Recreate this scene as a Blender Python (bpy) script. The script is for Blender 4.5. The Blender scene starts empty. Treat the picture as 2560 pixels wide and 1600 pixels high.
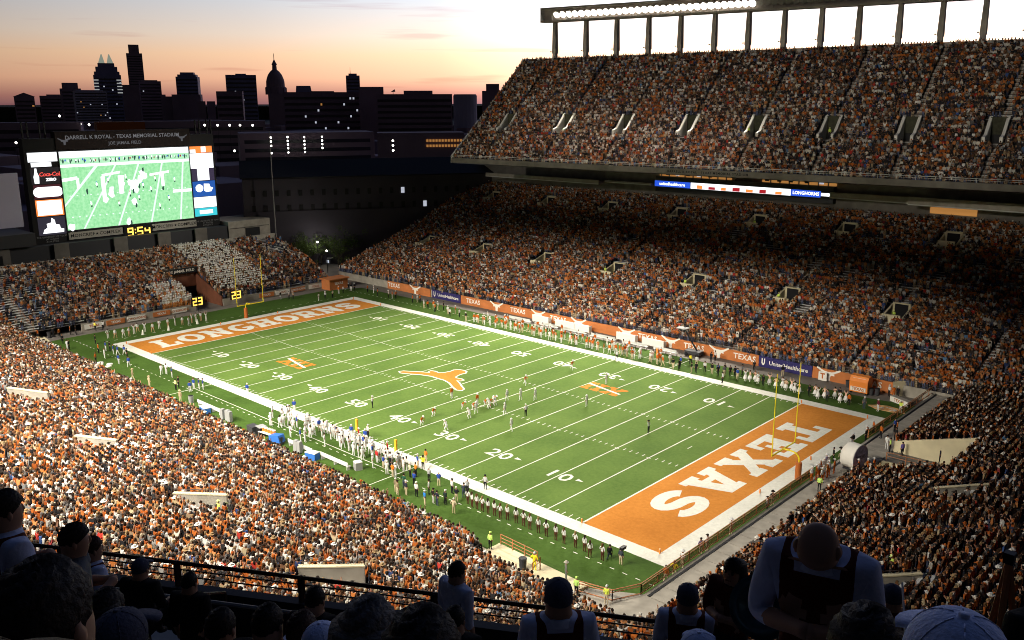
import bpy, bmesh, math, random
import numpy as np
from mathutils import Vector, Matrix
R = math.radians
rnd = random.Random(7)
sc = bpy.context.scene
COL = sc.collection

# ------------------------------------------------------------------ camera
cam_d = bpy.data.cameras.new('camera'); cam = bpy.data.objects.new('camera', cam_d); COL.objects.link(cam)
CAM = Vector((95.587, -88.658, 40.536))
cam.location = CAM
cam.rotation_euler = (Matrix.Rotation(0.745428, 3, 'Z') @ Matrix.Rotation(1.331486, 3, 'X') @ Matrix.Rotation(-0.00256, 3, 'Z')).to_euler()
cam_d.sensor_width = 36; cam_d.lens = 31.25; cam_d.clip_start = 0.1; cam_d.clip_end = 20000
sc.camera = cam
sc.view_settings.view_transform = 'Standard'; sc.view_settings.look = 'None'
sc.view_settings.exposure = 0.0; sc.view_settings.gamma = 1.0
sc.render.engine = 'CYCLES'
sc.cycles.use_denoising = True
sc.cycles.filter_width = 1.0; sc.cycles.max_bounces = 4; sc.cycles.diffuse_bounces = 2; sc.cycles.glossy_bounces = 2; sc.cycles.transmission_bounces = 2
sc.cycles.sample_clamp_indirect = 4.0

# ------------------------------------------------------------------ dusk sky
SUN_AZ = (-math.sin(R(42.7 - 21)), math.cos(R(42.7 - 21)))
W = bpy.data.worlds.new("World"); sc.world = W; W.use_nodes = True
nt = W.node_tree; nt.nodes.clear()
def N(t, tp, **kw):
    n = t.nodes.new(tp)
    for k, v in kw.items(): setattr(n, k, v)
    return n
def mth(t, op, a, b=None, c=None, clamp=False):
    n = t.nodes.new('ShaderNodeMath'); n.operation = op; n.use_clamp = clamp
    for i, v in enumerate((a, b, c)):
        if v is None: continue
        if isinstance(v, (int, float)): n.inputs[i].default_value = v
        else: t.links.new(v, n.inputs[i])
    return n.outputs[0]
def ramp(t, fac, stops, interp='LINEAR'):
    n = t.nodes.new('ShaderNodeValToRGB'); n.color_ramp.interpolation = interp
    e = n.color_ramp.elements
    while len(e) < len(stops): e.new(0.5)
    for i, (p, c) in enumerate(stops):
        e[i].position = p; e[i].color = (c[0], c[1], c[2], 1) if not isinstance(c, (int, float)) else (c, c, c, 1)
    t.links.new(fac, n.inputs[0]); return n.outputs[0]
tc = N(nt, 'ShaderNodeTexCoord'); sx = N(nt, 'ShaderNodeSeparateXYZ'); nt.links.new(tc.outputs['Generated'], sx.inputs[0])
X_, Y_, Z_ = sx.outputs
hl = mth(nt, 'SQRT', mth(nt, 'ADD', mth(nt, 'MULTIPLY', X_, X_), mth(nt, 'MULTIPLY', Y_, Y_)))
cosaz = mth(nt, 'DIVIDE', mth(nt, 'ADD', mth(nt, 'MULTIPLY', X_, SUN_AZ[0]), mth(nt, 'MULTIPLY', Y_, SUN_AZ[1])), mth(nt, 'MAXIMUM', hl, 0.001))
el = mth(nt, 'MULTIPLY', Z_, 2.0, clamp=True)        # sin(elevation) 0..0.5
colr = ramp(nt, el, [(0.0, (.21, .095, .10)), (0.016, (.32, .14, .115)), (0.052, (.60, .33, .21)), (0.10, (.64, .42, .27)), (0.14, (.56, .46, .38)), (0.23, (.385, .43, .49)), (0.33, (.17, .20, .29)), (0.6, (.035, .05, .10)), (1.0, (.02, .03, .065))])
az = mth(nt, 'ARCCOSINE', mth(nt, 'MINIMUM', cosaz, 1.0))
gz = mth(nt, 'MULTIPLY', az, 1.0 / math.pi)
gain = ramp(nt, gz, [(0.0, 1.0), (0.06, .95), (0.114, .78), (0.142, .55), (0.205, .38), (0.283, .25), (0.35, .14), (0.5, .045), (1.0, .02)], 'LINEAR')
mul = N(nt, 'ShaderNodeMixRGB', blend_type='MULTIPLY'); mul.inputs[0].default_value = 1
nt.links.new(colr, mul.inputs[1]); nt.links.new(gain, mul.inputs[2])
# thin streaks of cloud low over the sunset
mp = N(nt, 'ShaderNodeMapping'); mp.inputs['Scale'].default_value = (3.2, 3.2, 60); mp.inputs['Rotation'].default_value = (0.05, -0.055, 0)
nt.links.new(tc.outputs['Generated'], mp.inputs[0])
nz = N(nt, 'ShaderNodeTexNoise'); nz.inputs['Scale'].default_value = 1.7; nz.inputs['Detail'].default_value = 3
nt.links.new(mp.outputs[0], nz.inputs[0])
cl = ramp(nt, nz.outputs['Fac'], [(0.0, 1.0), (0.63, 1.0), (0.73, (.88, .80, .82)), (1, (.84, .76, .80))])
mul2 = N(nt, 'ShaderNodeMixRGB', blend_type='MULTIPLY'); mul2.inputs[0].default_value = 1
nt.links.new(mul.outputs[0], mul2.inputs[1]); nt.links.new(cl, mul2.inputs[2])
sky = N(nt, 'ShaderNodeTexSky', sky_type='NISHITA'); sky.sun_disc = False; sky.sun_elevation = R(1.0)
sky.sun_rotation = math.atan2(SUN_AZ[0], SUN_AZ[1])
bg = N(nt, 'ShaderNodeBackground'); bg2 = N(nt, 'ShaderNodeBackground'); ad = N(nt, 'ShaderNodeAddShader'); wo = N(nt, 'ShaderNodeOutputWorld')
nt.links.new(mul2.outputs[0], bg.inputs[0]); bg.inputs[1].default_value = 4.0
nt.links.new(sky.outputs[0], bg2.inputs[0]); bg2.inputs[1].default_value = 0.003
nt.links.new(bg.outputs[0], ad.inputs[0]); nt.links.new(bg2.outputs[0], ad.inputs[1]); nt.links.new(ad.outputs[0], wo.inputs[0])

# ------------------------------------------------------------------ floodlights of the stadium (two banks facing each other over the field)
def flood(name, loc, aim, watts, half, blend, col=(1, .93, .80)):
    l = bpy.data.lights.new(name, 'SPOT'); l.energy = watts; l.spot_size = R(2 * half); l.spot_blend = blend; l.color = col; l.shadow_soft_size = 1.0
    o = bpy.data.objects.new(name, l); COL.objects.link(o); o.location = loc
    o.rotation_euler = (Vector(aim) - Vector(loc)).to_track_quat('-Z', 'Y').to_euler(); return o
WEST_W, EAST_W, DECK_W = 87000, 112000, 84000
for i in range(7):          # bank above the far upper deck: the lit lamps the photograph shows
    x = -45 + i * 9.0
    flood('flood_lamp', (x, 80.5 + 0.07 * (x + 45), 59.5), (x * .45 + 11, -2, -3), WEST_W * 12 / 7, 27, .55)
for i in range(8):          # the opposite bank, over the photographer's side
    x = -56 + i * 14.5
    flood('flood_lamp', (x, -95, 62), (x * .9, -40, 0), EAST_W * 12 / 8, 32, .22)
for i in range(7):
    x = -54 + i * 19
    flood('flood_lamp', (x * .8, -95, 64), (x, 74, 39.5), DECK_W * 12 / 7, 8.6, .75)

for i in range(3):          # added spots beside the far bank, there to brighten the video board end
    flood('flood_lamp', (-30 + i * 12, 81, 59), (-102, -20 + i * 18, 12), 85000, 13, .6)

# ------------------------------------------------------------------ materials
def mat(name, col, rough=.85, noise=0, nscale=1.0, metal=0, spec=.2, emit=None, estr=0, col2=None, bump=0):
    m = bpy.data.materials.new(name); m.use_nodes = True; t = m.node_tree
    b = t.nodes['Principled BSDF']; b.inputs['Roughness'].default_value = rough; b.inputs['Metallic'].default_value = metal
    b.inputs['Specular IOR Level'].default_value = spec
    if len(col) == 3: col = (*col, 1)
    b.inputs['Base Color'].default_value = col
    if noise or col2 or bump:
        c = N(t, 'ShaderNodeTexCoord'); n = N(t, 'ShaderNodeTexNoise'); n.inputs['Scale'].default_value = nscale; n.inputs['Detail'].default_value = 5
        g = N(t, 'ShaderNodeNewGeometry'); t.links.new(g.outputs['Position'], n.inputs[0])
        c1 = tuple(v * (1 - noise) for v in col[:3]); c2 = col2 or tuple(min(1, v * (1 + noise)) for v in col[:3])
        o = ramp(t, n.outputs['Fac'], [(.3, c1), (.7, c2)]); t.links.new(o, b.inputs['Base Color'])
        if bump:
            bp = N(t, 'ShaderNodeBump'); bp.inputs['Strength'].default_value = bump; bp.inputs['Distance'].default_value = .02
            t.links.new(n.outputs['Fac'], bp.inputs['Height']); t.links.new(bp.outputs[0], b.inputs['Normal'])
    if emit: b.inputs['Emission Color'].default_value = (*emit, 1); b.inputs['Emission Strength'].default_value = estr
    return m
def turf(name, c1, c2, c3):
    m = bpy.data.materials.new(name); m.use_nodes = True; t = m.node_tree; b = t.nodes['Principled BSDF']
    b.inputs['Roughness'].default_value = .95; b.inputs['Specular IOR Level'].default_value = .08
    g = N(t, 'ShaderNodeNewGeometry')
    n1 = N(t, 'ShaderNodeTexNoise'); n1.inputs['Scale'].default_value = .12; n1.inputs['Detail'].default_value = 4
    n2 = N(t, 'ShaderNodeTexNoise'); n2.inputs['Scale'].default_value = 2.2; n2.inputs['Detail'].default_value = 6; n2.inputs['Roughness'].default_value = .75
    t.links.new(g.outputs['Position'], n1.inputs[0]); t.links.new(g.outputs['Position'], n2.inputs[0])
    f = mth(t, 'ADD', mth(t, 'MULTIPLY', n1.outputs['Fac'], .5), mth(t, 'MULTIPLY', n2.outputs['Fac'], .5))
    o = ramp(t, f, [(.38, c1), (.5, c2), (.62, c3)]); t.links.new(o, b.inputs['Base Color'])
    return m
M = dict(
    turf=turf('turf_green', (.076, .135, .026), (.098, .165, .033), (.122, .195, .041)),
    apron=turf('turf_apron', (.040, .078, .013), (.052, .100, .017), (.066, .125, .022)),
    oran=turf('turf_orange', (.43, .155, .022), (.52, .195, .03), (.60, .235, .04)),
    wht=turf('turf_white', (.58, .57, .50), (.70, .69, .61), (.80, .79, .71)),
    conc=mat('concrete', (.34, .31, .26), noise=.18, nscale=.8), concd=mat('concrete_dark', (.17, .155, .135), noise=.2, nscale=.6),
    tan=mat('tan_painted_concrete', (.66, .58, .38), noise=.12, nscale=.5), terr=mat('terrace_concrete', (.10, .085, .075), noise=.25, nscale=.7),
    alu=mat('bench_aluminium', (.62, .62, .60), rough=.5, metal=.0, noise=.12, nscale=.5), rail=mat('railing_orange', (.42, .16, .06), rough=.6),
    raild=mat('railing_dark', (.05, .028, .022), rough=.5), tun=mat('tunnel_brown', (.15, .055, .03), noise=.2, nscale=.5), brn=mat('orange_wall', (.50, .17, .055), noise=.15, nscale=.6),
    navy=mat('navy_sign', (.035, .03, .13), rough=.5), sign=mat('sign_white', (.78, .75, .68), rough=.6), yel=mat('goalpost_yellow', (.85, .72, .02), rough=.45),
    pad=mat('post_pad', (.45, .13, .03), rough=.7), blk=mat('black', (.012, .012, .014), rough=.6), dgry=mat('dark_grey', (.05, .05, .055), rough=.6),
    steel=mat('galvanised_steel', (.28, .27, .26), rough=.55, noise=.15), beam=mat('beam_steel', (.42, .37, .33), rough=.7, noise=.2, nscale=.4),
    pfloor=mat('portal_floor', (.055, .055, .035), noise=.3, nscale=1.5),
    asph=mat('asphalt', (.045, .043, .043), noise=.3, nscale=.5), earth=mat('dark_ground', (.03, .034, .026), noise=.4, nscale=.05),
    track=mat('track_surface', (.17, .15, .13), noise=.15, nscale=.4), blue=mat('blue_plastic', (.04, .15, .50), rough=.4), gry=mat('grey', (.30, .30, .30), rough=.6),
    org=mat('orange_plastic', (.80, .25, .05), rough=.4), skin=mat('skin', (.42, .24, .16), rough=.6), hair=mat('dark_hair', (.02, .014, .010), rough=.6, noise=.5, nscale=60, bump=.6),
    hairg=mat('grey_hair', (.10, .095, .09), rough=.6, noise=.5, nscale=60, bump=.6), hairb=mat('brown_hair', (.05, .022, .012), rough=.6, noise=.5, nscale=60, bump=.6),
    capb=mat('light_cap_fabric', (.55, .64, .92), rough=.9, noise=.1, nscale=90, bump=.3), capd=mat('dark_cap_fabric', (.07, .075, .11), rough=.9, noise=.2, nscale=80, bump=.3),
    capt=mat('tan_cap_fabric', (.16, .13, .08), rough=.9, noise=.2, nscale=80, bump=.3),
    shw=mat('pale_shirt', (.62, .68, .90), rough=.9, noise=.18, nscale=14, bump=.4), shj=mat('grey_jacket', (.13, .14, .15), rough=.9, noise=.25, nscale=12, bump=.4),
    shm=mat('maroon_vest', (.10, .022, .012), rough=.9, noise=.25, nscale=14, bump=.3), shk=mat('black_shirt', (.02, .018, .018), rough=.9),
    glow=mat('lamp_glow', (1, 1, 1), emit=(1, .96, .86), estr=30), streetl=mat('street_lamp_glow', (1, 1, 1), emit=(1, .95, .85), estr=9),
    warmw=mat('warm_window', (.3, .15, .05), emit=(1, .45, .12), estr=.35), coolw=mat('cool_window', (.3, .3, .3), emit=(.8, .85, 1), estr=.55),
    redl=mat('tail_light', (.5, 0, 0), emit=(1, .08, .05), estr=1.4), wing=mat('window_glass', (.02, .02, .035), rough=.3, spec=.5),
    bd1=mat('city_stone', (.34, .25, .30), noise=.12, nscale=.05), bd2=mat('city_glass', (.26, .26, .42), rough=.6, noise=.1, nscale=.05), bd3=mat('city_pale', (.50, .48, .62), noise=.1, nscale=.05),
    leaf=mat('foliage', (.055, .08, .025), noise=.5, nscale=1.5), bark=mat('bark', (.05, .04, .03)),
)
M['leaf'].node_tree.nodes['Principled BSDF'].inputs['Specular IOR Level'].default_value = .05

# ------------------------------------------------------------------ object helpers
class MB:
    def __init__(s): s.v = []; s.f = []; s.mi = []
    def poly(s, pts, mi=0):
        b = len(s.v); s.v += [tuple(p) for p in pts]; s.f.append(tuple(range(b, b + len(pts)))); s.mi.append(mi)
    def box(s, x0, x1, y0, y1, z0, z1, mi=0, Mx=None):
        c = [(x0, y0, z0), (x1, y0, z0), (x1, y1, z0), (x0, y1, z0), (x0, y0, z1), (x1, y0, z1), (x1, y1, z1), (x0, y1, z1)]
        if Mx: c = [tuple(Mx @ Vector(p)) for p in c]
        b = len(s.v); s.v += c
        for q in ((0, 3, 2, 1), (4, 5, 6, 7), (0, 1, 5, 4), (1, 2, 6, 5), (2, 3, 7, 6), (3, 0, 4, 7)): s.f.append(tuple(b + i for i in q)); s.mi.append(mi)
    def prism(s, pts, off, mi=0):     # polygon swept by vector off
        b = len(s.v); n = len(pts); off = Vector(off)
        s.v += [tuple(p) for p in pts] + [tuple(Vector(p) + off) for p in pts]
        s.f.append(tuple(b + i for i in range(n))); s.f.append(tuple(b + n + i for i in reversed(range(n)))); s.mi += [mi, mi]
        for i in range(n):
            j = (i + 1) % n; s.f.append((b + i, b + n + i, b + n + j, b + j)); s.mi.append(mi)
    def tube(s, a, b_, r0, r1=None, n=6, mi=0):
        r1 = r0 if r1 is None else r1; a = Vector(a); b_ = Vector(b_); d = (b_ - a).normalized()
        u = d.orthogonal().normalized(); w = d.cross(u); k = len(s.v)
        for P, r in ((a, r0), (b_, r1)):
            for i in range(n):
                t = 2 * math.pi * i / n; s.v.append(tuple(P + (u * math.cos(t) + w * math.sin(t)) * r))
        for i in range(n):
            j = (i + 1) % n; s.f.append((k + i, k + j, k + n + j, k + n + i)); s.mi.append(mi)
        s.f.append(tuple(k + i for i in reversed(range(n)))); s.f.append(tuple(k + n + i for i in range(n))); s.mi += [mi, mi]
    def lathe(s, prof, c=(0, 0, 0), n=12, mi=0):
        k = len(s.v)
        for r, z in prof:
            for i in range(n):
                t = 2 * math.pi * i / n; s.v.append((c[0] + r * math.cos(t), c[1] + r * math.sin(t), c[2] + z))
        for a in range(len(prof) - 1):
            for i in range(n):
                j = (i + 1) % n; s.f.append((k + a * n + i, k + a * n + j, k + (a + 1) * n + j, k + (a + 1) * n + i)); s.mi.append(mi)
        s.f.append(tuple(k + i for i in reversed(range(n)))); q = k + (len(prof) - 1) * n; s.f.append(tuple(q + i for i in range(n))); s.mi += [mi, mi]
    def ball(s, c, r, n=8, mi=0, sz=1):
        s.lathe([(max(.01, r * math.sin(math.pi * i / (n // 2 + 1))), -r * sz * math.cos(math.pi * i / (n // 2 + 1))) for i in range(n // 2 + 2)], c, n, mi)
    def build(s, name, mats, parent=None, smooth=False, **tags):
        me = bpy.data.meshes.new(name); me.from_pydata(s.v, [], s.f)
        mats = mats if isinstance(mats, (list, tuple)) else [mats]
        for m in mats: me.materials.append(M[m] if isinstance(m, str) else m)
        me.polygons.foreach_set('material_index', s.mi)
        if smooth: me.polygons.foreach_set('use_smooth', [True] * len(me.polygons))
        me.update()
        return link(name, me, parent, **tags)
def link(name, me, parent=None, **tags):
    o = bpy.data.objects.new(name, me); COL.objects.link(o)
    if parent: o.parent = parent
    return tag(o, **tags)
def tag(o, label=None, cat=None, group=None, kind=None):
    if label:
        o['label'] = label
        if len(label.split()) > 16: print('LONG', len(label.split()), label)
    if cat: o['category'] = cat
    if group: o['group'] = group
    if kind: o['kind'] = kind
    return o
def empty(name, loc=(0, 0, 0), rz=0, **tags):
    o = bpy.data.objects.new(name, None); COL.objects.link(o); o.location = loc; o.rotation_euler = (0, 0, rz); o.empty_display_size = .3
    return tag(o, **tags)
def copy_tree(o, parent=None):
    c = o.copy(); COL.objects.link(c)
    if parent: c.parent = parent
    for ch in KIDS(o): copy_tree(ch, c)
    return c
def KIDS(o): return [x for x in ALLKIDS if x.parent == o]
ALLKIDS = []
def curve_mesh(polys, name='shape'):      # flat filled outline(s) with holes -> mesh in XY
    cu = bpy.data.curves.new(name, 'CURVE'); cu.dimensions = '2D'; cu.fill_mode = 'BOTH'
    for pl in polys:
        sp = cu.splines.new('POLY'); sp.points.add(len(pl) - 1); sp.use_cyclic_u = True
        for i, q in enumerate(pl): sp.points[i].co = (q[0], q[1], 0, 1)
    o = bpy.data.objects.new(name, cu); me = bpy.data.meshes.new_from_object(o); bpy.data.objects.remove(o); bpy.data.curves.remove(cu); me.name = name
    return me
def text_mesh(s, size=1, bold=.0, spacing=1.0, extr=0, align='CENTER'):
    cu = bpy.data.curves.new('text', 'FONT'); cu.body = s; cu.size = size; cu.offset = bold; cu.space_character = spacing; cu.extrude = extr; cu.align_x = align; cu.align_y = 'CENTER'; cu.resolution_u = 2
    o = bpy.data.objects.new('text', cu); me = bpy.data.meshes.new_from_object(o); bpy.data.objects.remove(o); bpy.data.curves.remove(cu); me.name = 'lettering'
    return me
def add_mesh(name, me, m, parent=None, Mx=None, **tags):
    if Mx is not None: me.transform(Mx)
    me.materials.clear(); me.materials.append(M[m] if isinstance(m, str) else m)
    return link(name, me, parent, **tags)
def frame(o, u, v):            # matrix mapping local x->u, y->v, z->u x v at origin o
    u = Vector(u).normalized(); v = Vector(v).normalized(); w = u.cross(v)
    return Matrix(((u.x, v.x, w.x, o[0]), (u.y, v.y, w.y, o[1]), (u.z, v.z, w.z, o[2]), (0, 0, 0, 1)))
ORD = 'first second third fourth fifth sixth seventh eighth ninth tenth eleventh twelfth thirteenth fourteenth fifteenth sixteenth seventeenth eighteenth nineteenth twentieth'.split()
def ordn(i):
    if i < 20: return ORD[i]
    t = ['twenty', 'thirty', 'forty', 'fifty', 'sixty', 'seventy', 'eighty', 'ninety'][(i + 1) // 10 - 2]
    r = (i + 1) % 10
    return (t[:-1] + 'ieth') if r == 0 else t + '-' + ORD[r - 1]

# ------------------------------------------------------------------ ground and football field
g = MB(); g.poly([(-9000, -9000, -1.5), (9000, -9000, -1.5), (9000, 9000, -1.5), (-9000, 9000, -1.5)])
g.build('ground', 'earth', kind='structure')
g = MB(); g.poly([(-96, -48, -.02), (62.6, -48, -.02), (62.6, 48, -.02), (-96, 48, -.02)])
g.poly([(-96, -48, -1.6), (-96, 48, -1.6), (-96, 48, -.02), (-96, -48, -.02)])
g.build('pavement', 'track', kind='structure')
g = MB(); g.poly([(-66.8, -32.5, 0), (-62, -34.6, 0), (52, -36, 0), (57.8, -33, 0), (57.8, 34, 0), (52, 33.0, 0), (-52, 33.4, 0), (-63.4, 33.2, 0), (-66.8, 25, 0)])
field = g.build('football_field', 'apron', kind='structure')
g = MB(); g.poly([(-54.86, -24.38, .002), (54.86, -24.38, .002), (54.86, 24.38, .002), (-54.86, 24.38, .002)]); g.build('playing_surface', 'turf', field)
H, G, B = 24.38, 45.72, 54.86
def rect(mb, x0, x1, y0, y1, z): mb.poly([(x0, y0, z), (x1, y0, z), (x1, y1, z), (x0, y1, z)])
b = MB(); w = 1.83
rect(b, -B - w, B + w, -H - w, -H, .004); rect(b, -B - w, B + w, H, H + w, .004); rect(b, -B - w, -B, -H, H, .004); rect(b, B, B + w, -H, H, .004)
b.build('white_border', 'wht', field)
for sx_ in (-1, 1):
    b = MB(); x0, x1 = sorted((sx_ * (G + .1), sx_ * B)); rect(b, x0, x1, -H, H, .004); b.build('end_zone', 'oran', field)
for i in range(-10, 11):
    x = i * 4.572; b = MB(); hw = .10 if abs(i) == 10 else .065; rect(b, x - hw, x + hw, -H, H, .006); b.build('yard_line', 'wht', field)
b = MB()
for k in range(-49, 50):
    if k % 5 == 0:
        x = k * .9144
        for y in (-6.1, 6.1): rect(b, x - .30, x + .30, y - .05, y + .05, .0095)
        continue
    x = k * .9144
    for y0, y1 in ((-6.1, -5.49), (5.49, 6.1), (-H + .1, -H + .75), (H - .75, H - .1)): rect(b, x - .055, x + .055, y0, y1, .006)
for sx_ in (-1, 1): rect(b, sx_ * 42.98 - .06, sx_ * 42.98 + .06, -.5, .5, .006)
b.build('hash_marks', 'wht', field, kind='stuff')
b = MB()     # dashed restraining line and coaching boxes
for k in range(-46, 42):
    x = k * 1.4
    for y in (-H - w - 3.4, H + w + 3.4): rect(b, x - .25, x + .25, y - .05, y + .05, .004)
for k in range(-15, 16):
    for x in (-B - w - 2.3,): rect(b, x - .05, x + .05, k * 1.75 - .3, k * 1.75 + .3, .004)
b.build('dashed_line', 'wht', field, kind='stuff')
b = MB()
for s_ in (-1, 1):
    y = s_ * 28.9; rect(b, -22.9, 22.9, min(y, y + s_ * .1), max(y, y + s_ * .1), .008)
    for x in (-22.9, 22.9): rect(b, x - .06, x + .06, min(s_ * 26.3, s_ * 33), max(s_ * 26.3, s_ * 33), .008)
b.build('coaching_box_line', 'wht', field)
def arcp(cx, cy, rx, ry, a0, a1, n=10): return [(cx + rx * math.cos(R(a0 + (a1 - a0) * i / n)), cy + ry * math.sin(R(a0 + (a1 - a0) * i / n))) for i in range(n + 1)]
def stroke(pts, wd):
    L_, R_ = [], []
    for i, p in enumerate(pts):
        a = Vector(pts[max(0, i - 1)]); c = Vector(pts[min(len(pts) - 1, i + 1)]); d = (c - a).normalized(); n = Vector((-d.y, d.x)) * wd / 2
        L_.append(tuple(Vector(p) + n)); R_.append(tuple(Vector(p) - n))
    return L_ + R_[::-1]
def sgl():    # outline of a heavy S with block serifs
    c = arcp(.45, .69, .32, .19, 8, 270, 14)[:-1] + arcp(.45, .31, .32, .19, 90, -172, 14)
    o = stroke(c, .25); n = len(c)
    L_, R_ = o[:n], o[n:][::-1]
    return [(.90, .58), (.62, .58)][::-1] * 0 + [(.92, .98), (.92, .60), (.60, .60)][:0] + o
SLAB = {
 'T': (.90, [[(0, 1), (0, .60), (.15, .60), (.15, .80), (.31, .80), (.31, .18), (.20, .18), (.20, 0), (.70, 0), (.70, .18), (.59, .18), (.59, .80), (.75, .80), (.75, .60), (.90, .60), (.90, 1)]]),
 'E': (.86, [[(0, 1), (0, .82), (.1, .82), (.1, .18), (0, .18), (0, 0), (.85, 0), (.85, .38), (.70, .38), (.70, .18), (.38, .18), (.38, .41), (.5, .41), (.5, .33), (.62, .33), (.62, .67), (.5, .67), (.5, .59), (.38, .59), (.38, .82), (.68, .82), (.68, .64), (.83, .64), (.83, 1)]]),
 'X': (.96, [[(0, 1), (0, .82), (.08, .82), (.31, .5), (.08, .18), (0, .18), (0, 0), (.40, 0), (.40, .18), (.37, .18), (.48, .33), (.59, .18), (.56, .18), (.56, 0), (.96, 0), (.96, .18), (.88, .18), (.65, .5), (.88, .82), (.96, .82), (.96, 1), (.56, 1), (.56, .82), (.59, .82), (.48, .67), (.37, .82), (.40, .82), (.40, 1)]]),
 'A': (.98, [[(0, 0), (0, .18), (.07, .18), (.27, .82), (.19, .82), (.19, 1), (.68, 1), (.91, .18), (.98, .18), (.98, 0), (.55, 0), (.55, .18), (.63, .18), (.60, .27), (.35, .27), (.32, .18), (.40, .18), (.40, 0)], [(.40, .43), (.56, .43), (.48, .70)]]),
 'L': (.86, [[(0, 1), (0, .82), (.1, .82), (.1, .18), (0, .18), (0, 0), (.85, 0), (.85, .42), (.68, .42), (.68, .18), (.38, .18), (.38, .82), (.5, .82), (.5, 1)]]),
 'N': (1.0, [[(0, 1), (0, .82), (.1, .82), (.1, .18), (0, .18), (0, 0), (.42, 0), (.42, .18), (.34, .18), (.34, .60), (.68, 0), (.92, 0), (.92, .82), (1, .82), (1, 1), (.58, 1), (.58, .82), (.66, .82), (.66, .44), (.36, 1)]]),
 'H': (.98, [[(0, 1), (0, .82), (.1, .82), (.1, .18), (0, .18), (0, 0), (.46, 0), (.46, .18), (.37, .18), (.37, .41), (.61, .41), (.61, .18), (.52, .18), (.52, 0), (.98, 0), (.98, .18), (.88, .18), (.88, .82), (.98, .82), (.98, 1), (.52, 1), (.52, .82), (.61, .82), (.61, .59), (.37, .59), (.37, .82), (.46, .82), (.46, 1)]]),
 'R': (.98, [[(0, 1), (0, .82), (.1, .82), (.1, .18), (0, .18), (0, 0), (.46, 0), (.46, .18), (.37, .18), (.37, .38), (.46, .38), (.62, 0), (.98, 0), (.98, .18), (.86, .18), (.76, .42), (.87, .52), (.89, .68), (.86, .84), (.76, .96), (.6, 1)], [(.37, .56), (.37, .82), (.55, .82), (.62, .76), (.62, .62), (.55, .56)]]),
 'O': (.96, [arcp(.48, .5, .48, .5, 0, 345, 23), arcp(.48, .5, .20, .30, 0, 345, 23)]),
 'G': (.96, [arcp(.48, .5, .48, .5, 38, 330, 20) + [(.93, .02), (.93, .50), (.52, .50), (.52, .34), (.66, .34)] + arcp(.48, .5, .20, .30, -55, -298, 16)]),
 'I': (.46, [[(0, 1), (0, .82), (.1, .82), (.1, .18), (0, .18), (0, 0), (.46, 0), (.46, .18), (.36, .18), (.36, .82), (.46, .82), (.46, 1)]]),
 'S': (.90, [sgl()]),
}
def slab_word(word, Mx, width, height, m, parent, gap=.10, name='painted_letter'):
    ws = [SLAB[c][0] for c in word]; tot = sum(ws) + gap * (len(word) - 1); x = 0
    for c, w_ in zip(word, ws):
        k = width / tot
        me = curve_mesh([[((px + x) * k - width / 2, py * height - height / 2) for px, py in pl] for pl in SLAB[c][1]], 'letter_' + c.lower())
        me.transform(Mx); o = add_mesh(name, me, m, parent); x += w_ + gap
slab_word('TEXAS', frame((50.45, 0.2, .010), (0, -1, 0), (1, 0, 0)), 34.4, 5.5, 'wht', field, .16)
slab_word('LONGHORNS', frame((-50.55, 0.2, .010), (0, 1, 0), (-1, 0, 0)), 43.2, 5.6, 'wht', field, .10)
for i in range(-4, 5):
    s = str(50 - abs(i) * 10); x = i * 9.144
    for sd in (-1, 1):
        u = (1, 0, 0) if sd < 0 else (-1, 0, 0); v = (0, 1, 0) if sd < 0 else (0, -1, 0)
        for ch, off in ((s[0], -.95), (s[1], .95)):
            me = text_mesh(ch, 2.8, .035); me.transform(Matrix.Diagonal((1.15, 1, 1, 1)))
            add_mesh('yard_number', me, 'wht', field, frame((x + off * u[0], sd * 17.1, .010), u, v))
        if i:
            sg = 1 if i > 0 else -1; b = MB(); xx = x + sg * 2.25; y = sd * 17.1 + (.45 if sd < 0 else -.45)
            b.poly([(xx, y - .3, .010), (xx + sg * .95, y, .010), (xx, y + .3, .010)][::(1 if sg > 0 else -1)]); b.build('yard_arrow', 'wht', field)
HORN = [(0, 1.5), (1.5, 1.45), (3.2, 1.95), (5.0, 2.95), (6.3, 3.5), (6.9, 3.2), (6.7, 2.65), (5.4, 1.9), (3.9, .95), (2.9, .45), (3.5, .1), (3.6, -.35), (2.9, -.55), (1.9, -.35), (1.35, -.9), (1.05, -2.2), (1.2, -3.1), (.75, -3.7), (0, -3.85)]
HORNP = HORN + [(-x, y) for x, y in HORN[-2:0:-1]]
def grow(pl, d):
    out = []; n = len(pl)
    for i in range(n):
        a = Vector(pl[i - 1]); c = Vector(pl[(i + 1) % n]); t = (c - a).normalized(); out.append((pl[i][0] - t.y * d, pl[i][1] + t.x * d))
    return out
fm = frame((-.2, 0, .010), (1, 0, 0), (0, 1, 0)) @ Matrix.Diagonal((1, -1, 1, 1))
def flip(pl): return [(x, -y) for x, y in pl]
add_mesh('longhorn_outline', curve_mesh([flip(grow(HORNP, .27))]), 'wht', field, Matrix.Translation((-.2, 0, .010)))
add_mesh('longhorn_emblem', curve_mesh([flip(HORNP)]), 'oran', field, Matrix.Translation((-.2, 0, .014)))
for cx, cy, sd in ((-23, -11.4, 1), (21.6, 11.2, -1)):
    e_ = frame((cx, cy, .010), (0, -sd, 0), (sd, 0, 0))
    slab_word('XII', frame((cx, cy, .010), (sd, 0, 0), (0, sd, 0)), 6.6, 3.3, 'oran', field, .10, 'conference_mark')
    b = MB(); b.poly([(cx - 3.3, cy + .55, .014), (cx + 3.2, cy - .75, .014), (cx + 3.3, cy - .35, .014), (cx - 3.1, cy + .95, .014)]); b.build('conference_mark', 'wht', field)

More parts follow.
